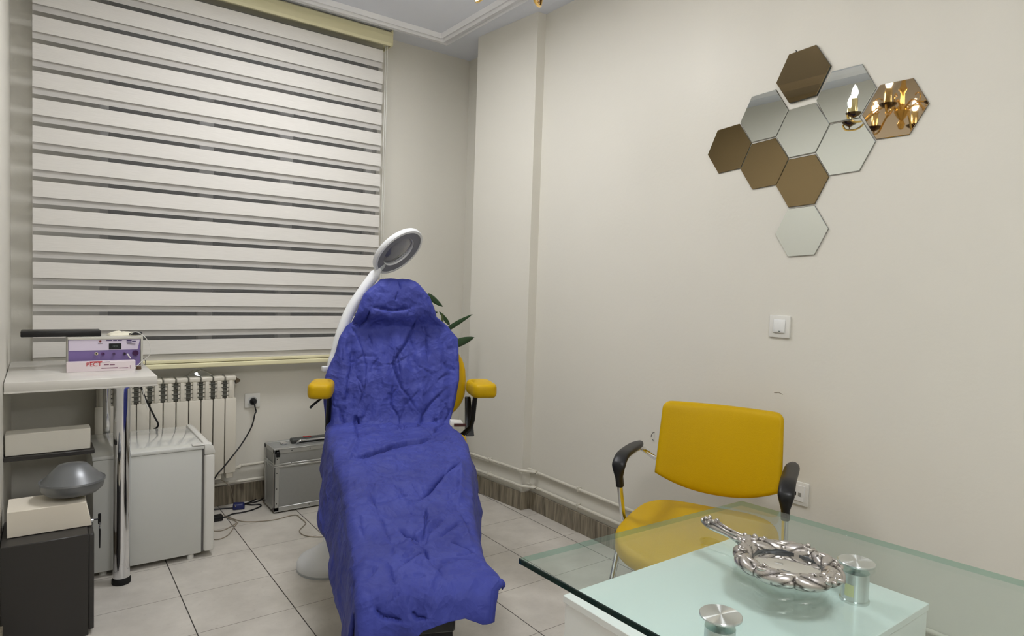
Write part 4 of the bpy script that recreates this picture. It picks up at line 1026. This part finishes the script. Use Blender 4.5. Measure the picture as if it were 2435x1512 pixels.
for i in range(NS):
    for j in range(NM+2*NF):
        side = -1 if j < NF else (1 if j >= NF+NM else 0)
        s0 = Sarr[i]
        EL, ER = tab(EDGE_L, s0), tab(EDGE_R, s0); rl, rr = tab(RAD_L, s0), tab(RAD_R, s0)
        if side == 0: v = (j-NF)/(NM-1); bn = EL+rl + v*(ER-rr-EL-rl); wl = 0
        elif side < 0: wl = (NF-j)/NF; bn = EL+rl
        else: wl = (j-NF-NM+1)/NF; bn = ER-rr
        s = s_of(i, bn); a, z = profile(s)
        e = .004; a1, z1 = profile(s-e); a2, z2 = profile(s+e); t = np.array([a2-a1, z2-z1]); t /= np.linalg.norm(t)
        n2 = np.array([-t[1], t[0]])
        P = np.array([a, bn, z])
        if side:
            # direction the cloth falls once past the edge
            k = np.clip((s0-.95)/.25, 0, 1); k = k*k*(3-2*k)
            down = (1-k)*np.array([-.94, 0, -.34]) + k*np.array([-.05, 0, -1.0]); 
            k2 = np.clip((s0-2.5)/.12, 0, 1); down = (1-k2)*down + k2*np.array([-.85, 0, -.30])
            down /= np.linalg.norm(down)
            r = rl if side < 0 else rr; Dp = tab(FLAP_L if side < 0 else FLAP_R, s0); fl = tab(FLARE_L if side < 0 else FLARE_R, s0)
            Dp *= 1+.05*math.sin(s0*9+side)+.02*math.sin(s0*31)
            l = wl*(r*math.pi/2+Dp)
            if l < r*math.pi/2: out, dn = r*math.sin(l/r), r*(1-math.cos(l/r))
            else:
                q = l-r*math.pi/2; out, dn = r+fl*q, r+q
            wv = .007*math.sin(s0*14+2*side)*(dn/.2)**1.2 + .003*math.sin(s0*33+side)*(dn/.2)
            if s0 < 1.1 and side > 0: wv *= .0
            P = P + np.array([0, side*(out+wv), 0]) + down*dn
            onf[i, j] = 1
            sb[i, j] = (s, bn+side*(out+dn))
        else: sb[i, j] = (s, bn)
        pos[i, j] = P
# displacement normals
du = np.gradient(pos, axis=0); dv = np.gradient(pos, axis=1)
nor = np.cross(dv, du); nor /= (np.linalg.norm(nor, axis=2, keepdims=True)+1e-9)
mid = nor[NS//2, NF+NM//2]
if mid[2] < 0: nor = -nor
disp = np.zeros((NS, NM+2*NF))
rc = random.Random(11)
for q_ in range(120):
    s_ = rc.uniform(.15, 2.6); b_ = rc.uniform(-.30, .32); an = rc.choice((.5, -.6, 1.2, -1.1, .05))+rc.uniform(-.35, .35)+(1.45 if s_ < 1.0 else 0)
    ln = rc.uniform(.04, .13); k_ = rc.uniform(-.02, .02)
    CREASES.append((-rc.uniform(3.0, 7.0), rc.uniform(8, 15), [(s_, b_), (s_+.5*ln*math.sin(an)+k_, b_+.5*ln*math.cos(an)), (s_+ln*math.sin(an), b_+ln*math.cos(an))]))
for A, wdt, P in CREASES:
    P = np.array(P); wd = wdt/1000.; best = np.full(disp.shape, 9.0); sgn = np.ones(disp.shape); tt = np.zeros(disp.shape)
    Lt = sum(np.linalg.norm(P[k+1]-P[k]) for k in range(len(P)-1)); acc = 0
    for k in range(len(P)-1):
        a, b = P[k], P[k+1]; ab = b-a; L2 = max(1e-9, ab@ab); Lk = math.sqrt(L2)
        t = np.clip(((sb-a)@ab)/L2, 0, 1); c = sb-(a+t[..., None]*ab); d = np.linalg.norm(c, axis=2)
        m_ = d < best; best = np.where(m_, d, best)
        sgn = np.where(m_, np.sign(ab[0]*c[..., 1]-ab[1]*c[..., 0]), sgn); tt = np.where(m_, (acc+t*Lk)/Lt, tt); acc += Lk
    fade = np.clip(np.minimum(tt, 1-tt)/.14, .25, 1)
    A_ = A/1000.*1.45
    if A < 0:
        disp += fade*A_*(.85*np.exp(-best/(wd*.5)) + np.where(sgn > 0, .22*np.exp(-best/(wd*2.2)), -.40*np.exp(-best/(wd*2.0))))
    else: disp += fade*A_*np.exp(-(best/wd)**2)
for i in range(NS):
    for j in range(NM+2*NF):
        s, b = sb[i, j]
        n1 = noise.noise(Vector((s*7.0, b*7.0, 1.3)))
        rid = 1-abs(noise.noise(Vector((s*11+2, b*13.0, 7.7))))*2.2
        rid2 = 1-abs(noise.noise(Vector((s*24+b*9, b*27.0-s*6, 3.1))))*2.2
        rid3 = 1-abs(noise.noise(Vector((s*52-b*20, b*50.0+s*12, 9.1))))*2.2
        up_ = 1.0 if s < 1.0 else 1.0
        wx = .05*noise.noise(Vector((s*4, b*4, 2.2))); wy = .05*noise.noise(Vector((s*4, b*4, 8.2)))
        d1 = noise.voronoi(Vector(((s+wx)*6.0, (b+wy)*8.5, .5)))[0]; d2 = noise.voronoi(Vector(((s+wx)*15.0, (b+wy)*19.0, 4.5)))[0]
        disp[i, j] += .006*n1 + .010*min(d1[1]-d1[0], .55) + .0050*min(d2[1]-d2[0], .5) + .0012*max(0, rid2)
        if .40 < s < 1.08:
            wv_ = math.sin(math.pi*(s-.40)/.68)
            disp[i, j] += wv_*.007*math.sin(b*62+3*math.sin(s*6)+.8)
        if s > 2.48: disp[i, j] += .007*noise.noise(Vector((s*9, b*26, 5.5)))*min(1, (s-2.48)/.1)
disp = np.where(onf > 0, disp*.5, disp)
sq = sb[..., 0]; near = np.exp(-((sq-1.05)/.05)**2); disp = disp*(1-.25*near)
disp = np.where(sq < 1.0, np.maximum(disp, -.022), np.maximum(disp, -.040))
disp += .003
pos += nor*disp[..., None]
m_c = bpy.data.meshes.new('chair_cover')
V = [tuple(L(*p)) for p in pos.reshape(-1, 3)]
W_ = NM+2*NF
F = [(i*W_+j, i*W_+j+1, (i+1)*W_+j+1, (i+1)*W_+j) for i in range(NS-1) for j in range(W_-1)]
inv = Matrix.Translation(-CH)
CO = Vector((CH.x*KS, CH.y*KS, 0))
m_c.from_pydata([tuple(Vector(v)-CO) for v in V], [], F); m_c.materials.append(m_cloth)
for p in m_c.polygons: p.use_smooth = True
cov = bpy.data.objects.new('chair_cover', m_c); COL.objects.link(cov); cov.location = CO; WM[cov.name] = Matrix.Translation(CO)
md = cov.modifiers.new('cloth_thickness', 'SOLIDIFY'); md.thickness = .0012; md.offset = 1
tag(cov, 'crumpled royal blue disposable cloth cover draped over the whole treatment chair', 'chair cover')

# ================================================================== YELLOW ARMCHAIR
FV = Vector((-.893, -.449, 0)).normalized(); AO = Vector((-FV.x*2.45-FV.y*.43*-1*0, 0, 0))
LV = Vector((-FV.y, FV.x, 0))    # lateral, towards image right
AO = FV*-2.45 + LV*-.43
AANG = math.atan2(FV.y, FV.x)
ac = thing('armchair', 'yellow leatherette armchair with chrome frame and black arm pads behind the glass desk', 'chair', tuple(AO), AANG)
AM = WM[ac.name]
def K(x, y, z): return AM @ Vector((x, y, z))
NU, NV = 40, 26
def back_pt(u, v, h):
    """u -1..1 across, v 0..1 up, h thickness fraction 0 front .. 1 rear"""
    su, sv = u, v
    # round the corners of the outline
    z0 = .655-.066*(1-abs(su)**2.2); z1 = .948
    wtop, wbot = .236, .246
    hw = wbot+(wtop-wbot)*sv
    cr = .030
    zz = z0+(z1-z0)*sv; yy = su*hw
    # corner rounding at top
    dx = max(0, abs(yy)-(hw-cr)); dz = max(0, zz-(z1-cr))
    if dx > 0 and dz > 0:
        q = math.hypot(dx, dz); m_ = max(dx, dz); f = m_/q if q > 0 else 1; yy = math.copysign(hw-cr+dx*f, yy); zz = z1-cr+dz*f
    xx = -.205-.055*sv-.040*(1-su*su)
    return xx, yy+.008-.0*sv, zz
rows = []
def pad_back():
    mb = MB(); th = .046; r = .017
    layers = []
    for (ins, h) in [(r, 0), (r*.3, .0045), (0, r), (0, th-r), (r*.3, th-.0045), (r, th)]:
        layers.append((ins, h))
    def border(ins):
        o = []
        for k in range(NU): o.append((-1+2*k/NU, 0))
        for k in range(NV): o.append((1, k/NV))
        for k in range(NU): o.append((1-2*k/NU, 1))
        for k in range(NV): o.append((-1, 1-k/NV))
        return [(u*(1-ins/.24), .5+(v-.5)*(1-ins/.15)) for u, v in o]
    def W(u, v, h):
        x, y, z = back_pt(u, v, 0); return K(x+.046-h, y, z)
    for ins, h in layers: rows.append([W(u, v, h) for u, v in border(ins)])
    mb.grid(rows, close_u=True)
    f = 1-r/.24; g = 1-r/.15
    for hh, bul in ((0, .010), (th, -.002)):
        G = [[W((-1+2*k/NU)*f, .5+(j/NV-.5)*g, hh-bul*math.sin(math.pi*k/NU)**.6*math.sin(math.pi*j/NV)**.6 if 0 < k < NU and 0 < j < NV else hh) for k in range(NU+1)] for j in range(NV+1)]
        mb.grid(G)
    bmesh.ops.remove_doubles(mb.bm, verts=mb.bm.verts, dist=.0004)
    return mb.build('backrest', m_yellow, ac, smooth='plain')
pad_back()
so = superell(-.285, .300, -.300, .262, 3.4, 56)
def seat_frame(p, q, h):
    dz = -.035*max(0, (p-.12)/.18)**2 + .012*((q+.02)/.28)**2 + .018*max(0, (-p-.12)/.16)
    return K(p, q, .445+h+dz)
cushion('seat', so, None, .062, .022, m_yellow, ac, seat_frame)
for sg in (-1, 1):
    y = .300*sg - .015 if sg < 0 else .288
    xo = -.03 if sg < 0 else .02
    P = [K(-.252, y*.70, .690), K(-.255, y*.84, .700), K(-.240, y*.97, .728), K(-.19, y, .742), K(.02+xo, y, .742), K(.075+xo, y, .735), K(.092+xo, y, .705), K(.070+xo, y, .62), K(.028+xo, y, .52), K(-.0+xo, y, .46), K(.04, y, .38), K(.20, y, .14), K(.285, y, .012)]
    MB().tube(catmull(P, 8), .0115, 12).build('frame_tube', m_chrome, ac)
    MB().tube(catmull([K(-.02+xo, y, .44), K(-.08, y, .40), K(-.25, y, .18), K(-.37, y, .012)], 8), .0115, 12).build('leg', m_chrome, ac)
    MB().lathe([(.014, 0), (.014, .012), (.011, .016)], K(.292, y, 0), seg=14).build('foot_cap', m_rubber, ac)
    MB().lathe([(.014, 0), (.014, .012), (.011, .016)], K(-.377, y, 0), seg=14).build('foot_cap', m_rubber, ac)
    # arm pad: flat rounded top with a sleeve turning down over the front bend
    path = catmull([K(-.215, y, .757), K(-.15, y, .762), K(-.02+xo, y, .764), K(.055+xo, y, .760), K(.100+xo, y, .735), K(.098+xo, y, .700), K(.084+xo, y, .665), K(.076+xo, y, .645)], 6)
    n = len(path); rw = [.010+.017*math.sin(math.pi*min(1, (i+1)/9)/2) if i < 9 else (.027 if i < 25 else .027-.012*min(1, (i-25)/8)) for i in range(n)]
    mb = MB(); rings = []
    for i, p in enumerate(path):
        t = (path[min(i+1, n-1)]-path[max(0, i-1)]).normalized(); side = AM.to_3x3() @ Vector((0, 1, 0)); up = side.cross(t)
        hh = .013 if i < 24 else .015
        rings.append([p+side*rw[i]*math.copysign(abs(math.cos(a))**.7, math.cos(a))+up*hh*math.copysign(abs(math.sin(a))**.8, math.sin(a)) for a in [2*math.pi*k/18 for k in range(18)]])
    mb.grid(rings, close_u=True)
    mb.bm.verts.ensure_lookup_table(); mb.bm.faces.new([mb.bm.verts[k] for k in range(18)]); mb.bm.faces.new([mb.bm.verts[len(mb.bm.verts)-1-k] for k in range(18)])
    mb.build('arm_pad', m_black, ac, smooth='plain')
mb = MB(); mb.tube([K(-.03, -.31, .435), K(-.03, .285, .435)], .010, 10); mb.tube([K(-.20, -.26, .435), K(-.20, .24, .435)], .010, 10)
mb.build('cross_bar', m_chrome, ac)

# ================================================================== GLASS DESK
dk = thing('glass_desk', 'clear green-edged glass desktop on a white box pedestal in the right foreground', 'desk', (1.39, .80, 0))
GZ0, GZ1 = .725, .740
m_gtop = glass_material('desk_glass', (.91, .975, .963))
m_gedge = mat('desk_glass_edge', (6, 40, 40), .06, coat=.6)
quad = [(.940, 1.234), (1.812, 1.206), (1.905, .36), (.972, .38)]
bm = bmesh.new()
def inset(q, d):
    c = (sum(p[0] for p in q)/4, sum(p[1] for p in q)/4)
    return [(p[0]+math.copysign(d, c[0]-p[0]), p[1]+math.copysign(d, c[1]-p[1])) for p in q]
qi = inset(quad, .0015)
r0 = [bm.verts.new((*p, GZ0)) for p in qi]; r1 = [bm.verts.new((*p, GZ0+.0015)) for p in quad]; r2 = [bm.verts.new((*p, GZ1-.0015)) for p in quad]; r3 = [bm.verts.new((*p, GZ1)) for p in qi]
bm.faces.new(r0[::-1]).material_index = 0; bm.faces.new(r3).material_index = 0
for A, B in ((r0, r1), (r1, r2), (r2, r3)):
    for k in range(4): bm.faces.new((A[k], A[(k+1) % 4], B[(k+1) % 4], B[k])).material_index = 1 if k in (2, 3) else 2
q = MB(); q.bm.free(); q.bm = bm
m_gedge2 = glass_material('desk_glass_edge_clear', (.55, .78, .70))
q.build('glass_top', [m_gtop, m_gedge, m_gedge2], dk, smooth=False)
PZ = .650
mb = MB(); mb.hull8([(1.038, .50, .0), (1.765, .50, .0), (1.748, 1.165, .0), (1.035, 1.165, .0), (1.038, .50, PZ), (1.765, .50, PZ), (1.748, 1.165, PZ), (1.035, 1.165, PZ)][0:8], .0015, 1)
mb.bm.free(); mb = MB()
PY0 = .640
mb.hull8([(1.038, PY0, 0), (1.772, PY0, 0), (1.748, 1.165, 0), (1.035, 1.165, 0), (1.038, PY0, PZ-.018), (1.772, PY0, PZ-.018), (1.748, 1.165, PZ-.018), (1.035, 1.165, PZ-.018)], .0015, 1)
mb.build('pedestal', m_white_lacquer, dk, smooth=False)
mb = MB(); mb.hull8([(1.034, PY0-.002, PZ-.018), (1.776, PY0-.002, PZ-.018), (1.752, 1.169, PZ-.018), (1.031, 1.169, PZ-.018), (1.034, PY0-.002, PZ), (1.776, PY0-.002, PZ), (1.752, 1.169, PZ), (1.031, 1.169, PZ)], .0015, 1)
mb.build('pedestal_top', m_white_lacquer, dk, smooth=False)
m_disc = bpy.data.materials.new('turned_aluminium'); m_disc.use_nodes = True
_b = m_disc.node_tree.nodes['Principled BSDF']; _b.inputs['Base Color'].default_value = (.72, .76, .75, 1); _b.inputs['Metallic'].default_value = 1; _b.inputs['Roughness'].default_value = .30; _b.inputs['Anisotropic'].default_value = 1.0; _b.inputs['Anisotropic Rotation'].default_value = .25
_tg = N(m_disc.node_tree, 'ShaderNodeTangent'); _tg.direction_type = 'RADIAL'; _tg.axis = 'Z'; m_disc.node_tree.links.new(_tg.outputs[0], _b.inputs['Tangent'])
m_post = mat('standoff_grey', (.55, .58, .56), .35, metal=.8)
for (dx, dy, lab) in ((1.630, .752, 1), (1.113, .775, 0)):
    st = bpy.data.objects.new('standoff', None)
    me_ = MB().lathe([(.034, 0), (.034, .006), (.031, .008), (.031, .0735), (.010, .0740), (.010, .0905), (.034, .0908), (.0425, .095), (.0430, .0985), (.0415, .1000), (0, .1000)], (dx, dy, PZ), seg=48)
    # disc face must turn about its own centre: give the standoff its own origin
    me = bpy.data.meshes.new('standoff'); bmesh.ops.recalc_face_normals(me_.bm, faces=me_.bm.faces)
    me_.bm.transform(Matrix.Translation((-dx, -dy, -PZ))); me_.bm.to_mesh(me); me_.bm.free(); me.materials.append(m_disc)
    for p in me.polygons: p.use_smooth = True
    bpy.data.objects.remove(st)
    st = bpy.data.objects.new('standoff', me); COL.objects.link(st); st.parent = dk; st.location = Vector((dx, dy, PZ))-Vector((1.39, .80, 0)); WM[st.name] = Matrix.Translation((dx, dy, PZ))
    md = st.modifiers.new('edge_split', 'EDGE_SPLIT'); md.split_angle = math.radians(38)
    if lab:
        toC = Vector((-dx, -dy, 0)).normalized(); an = math.atan2(toC.y, toC.x)-.42
        rows = [[(dx+.0315*math.cos(an+t_), dy+.0315*math.sin(an+t_), PZ+z_) for t_ in np.linspace(-.36, .36, 8)] for z_ in (.018, .048)]
        g_ = MB().grid(rows); o = g_.build('sticker', mat('pale_yellow_sticker', (214, 214, 150), .5), st)

# ================================================================== HAND MIRROR
HO = Vector((1.450, .832, GZ1)); hd_ = Vector((.131, .991, 0)).normalized(); hs = Vector((hd_.y, -hd_.x, 0))
hm = thing('hand_mirror', 'ornate antique silver hand mirror lying on the glass desk', 'hand mirror', tuple(HO))
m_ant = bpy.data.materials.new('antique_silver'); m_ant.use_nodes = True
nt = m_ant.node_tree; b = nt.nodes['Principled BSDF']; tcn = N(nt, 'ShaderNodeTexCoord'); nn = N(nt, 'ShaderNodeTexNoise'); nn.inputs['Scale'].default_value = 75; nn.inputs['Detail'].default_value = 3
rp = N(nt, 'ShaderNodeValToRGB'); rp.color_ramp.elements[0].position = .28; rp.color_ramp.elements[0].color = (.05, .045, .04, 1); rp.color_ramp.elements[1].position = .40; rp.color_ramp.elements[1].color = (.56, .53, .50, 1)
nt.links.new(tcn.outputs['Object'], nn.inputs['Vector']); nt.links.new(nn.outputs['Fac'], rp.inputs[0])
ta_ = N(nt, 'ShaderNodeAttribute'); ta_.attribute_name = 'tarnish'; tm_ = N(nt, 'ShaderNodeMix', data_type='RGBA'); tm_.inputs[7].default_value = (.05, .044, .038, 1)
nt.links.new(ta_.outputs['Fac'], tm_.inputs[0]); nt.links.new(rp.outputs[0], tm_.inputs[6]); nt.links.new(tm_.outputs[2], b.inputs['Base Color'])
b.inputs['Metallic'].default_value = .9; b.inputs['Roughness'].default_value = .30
def HM(along, side, z): return HO + hd_*along + hs*side + Vector((0, 0, z))
def flute(a, t):
    """height of the acanthus relief on the frame at angle a round the mirror and t round the rim, 0 in the grooves .. 1 on the ridges"""
    sec = (a/(2*math.pi)*8) % 1.0; k = int(a/(2*math.pi)*8)
    sweep = 2.6*t*(1 if k % 2 else -1) + sec*7.0
    v = .5+.5*math.cos(sweep*1.6)
    gap = min(1.0, min(sec, 1-sec)/.07)
    return v**.6*gap
mb = MB(); rows = []
NR, NQ = 480, 40
for k in range(NR+1):
    a = (2*math.pi*k/NR) % (2*math.pi); sec = (a/(2*math.pi)*8) % 1.0; body = math.sin(math.pi*sec)**.5
    rc_ = .097+.003*body; rw = .0175+.0065*body; rh = .0125+.0045*body
    ring_ = []
    for q_ in range(NQ):
        t = 2*math.pi*q_/NQ; g = flute(a, t)*max(0, math.sin(t)+.35)/1.35
        rr_q = rc_+(rw+.003*g)*math.cos(t); zz = .0145+(rh+.0038*g)*math.sin(t)
        ring_.append(HM(rr_q*1.05*math.cos(a), rr_q*math.sin(a), max(zz, .0012)))
    rows.append(ring_)
mb.grid(rows, close_u=True)
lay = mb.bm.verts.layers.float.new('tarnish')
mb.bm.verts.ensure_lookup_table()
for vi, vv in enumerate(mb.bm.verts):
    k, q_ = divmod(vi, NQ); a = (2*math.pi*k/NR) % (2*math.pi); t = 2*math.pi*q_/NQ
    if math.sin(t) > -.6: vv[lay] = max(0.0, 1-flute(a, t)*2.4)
def scroll(mb, c, ang, size, flip=1, z=.03, r=.0052):
    pts = []
    for k in range(22):
        t = k/21; rad_ = size*(1-.82*t); th = ang + flip*(t*5.2)
        pts.append(HM(c[0]+rad_*math.cos(th), c[1]+rad_*math.sin(th), z+.007*t))
    mb.tube(pts, [r*(1-.35*k/21) for k in range(22)], 8)
    mb.ball(pts[-1], r*1.15, 10)
dang = math.atan2(hd_.y, hd_.x)
for k in range(6):
    a = 2*math.pi*k/6+.35
    c = (.103*1.05*math.cos(a), .103*math.sin(a)); scroll(mb, c, a+1.2, .015, 1 if k % 2 else -1, .029, .0048)
for k in range(6):
    a = 2*math.pi*k/6+.85
    for da, rr_l, sz in ((0, .099, 1.0), (.16, .108, .7), (-.16, .092, .7)):
        aa = a+da*.8; c = HM(rr_l*1.05*math.cos(aa), rr_l*math.sin(aa), .027)
        mb.ball(c, .020*sz, 14, (1.35, .36, .42), Matrix.Rotation(dang-aa-1.35+da*2, 4, 'Z'))
for sd in (-1, 1):
    scroll(mb, (-.122, .018*sd), 3.1, .015, sd, .026, .006); scroll(mb, (.120, .024*sd), .2, .018, -sd, .028, .006); scroll(mb, (.138, .013*sd), .6*sd, .012, sd, .028, .005)
    mb.ball(HM(-.124, .013*sd, .028), .014, 12, (1.3, .6, .7))
mb.ball(HM(-.116, 0, .030), .014, 14, (1.5, .7, .8)); mb.ball(HM(.126, 0, .026), .016, 14, (1.5, .9, .9))
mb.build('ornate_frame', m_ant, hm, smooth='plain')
hp = [(.118, .020), (.135, .019), (.150, .0150), (.175, .0135), (.200, .0150), (.225, .0180), (.245, .0190), (.262, .0165), (.275, .012), (.285, .005)]
mb = MB(); pts = [HM(a, .004*math.sin((a-.12)*16), .019+.010*((a-.12)/.17)) for a, r in hp]
mb.tube(catmull(pts, 4), [r for r in np.interp(np.linspace(0, 9, 37), range(10), [q_[1] for q_ in hp])], 16, flat=.75)
for t_, sd, sz in ((.235, 1, .013), (.235, -1, .013), (.262, 1, .010), (.262, -1, .010)): scroll(mb, (t_, .007*sd), 1.4*sd, sz, -sd, .036, .0042)
mb.tube([HM(.14, .0, .036), HM(.19, .001, .037), HM(.235, .003, .044)], [.002, .0035, .002], 8)
for sd in (-1, 1): mb.tube([HM(.135, .010*sd, .033), HM(.185, .0075*sd, .032), HM(.245, .013*sd, .040)], [.0025, .003, .0025], 8)
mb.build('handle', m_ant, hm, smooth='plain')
MB().lathe([(.081, .006), (.081, .013), (.077, .0145), (0, .0145)], HO, seg=64).build('glass', mat('hand_mirror_glass', (.80, .80, .78), .01, metal=1.0), hm)
MB().lathe([(.080, .004), (.086, .017), (.080, .019), (.076, .016), (.076, .006)], HO, seg=64, closed=False).build('rim', mat('dark_rim', (.12, .13, .14), .15, metal=.9), hm)
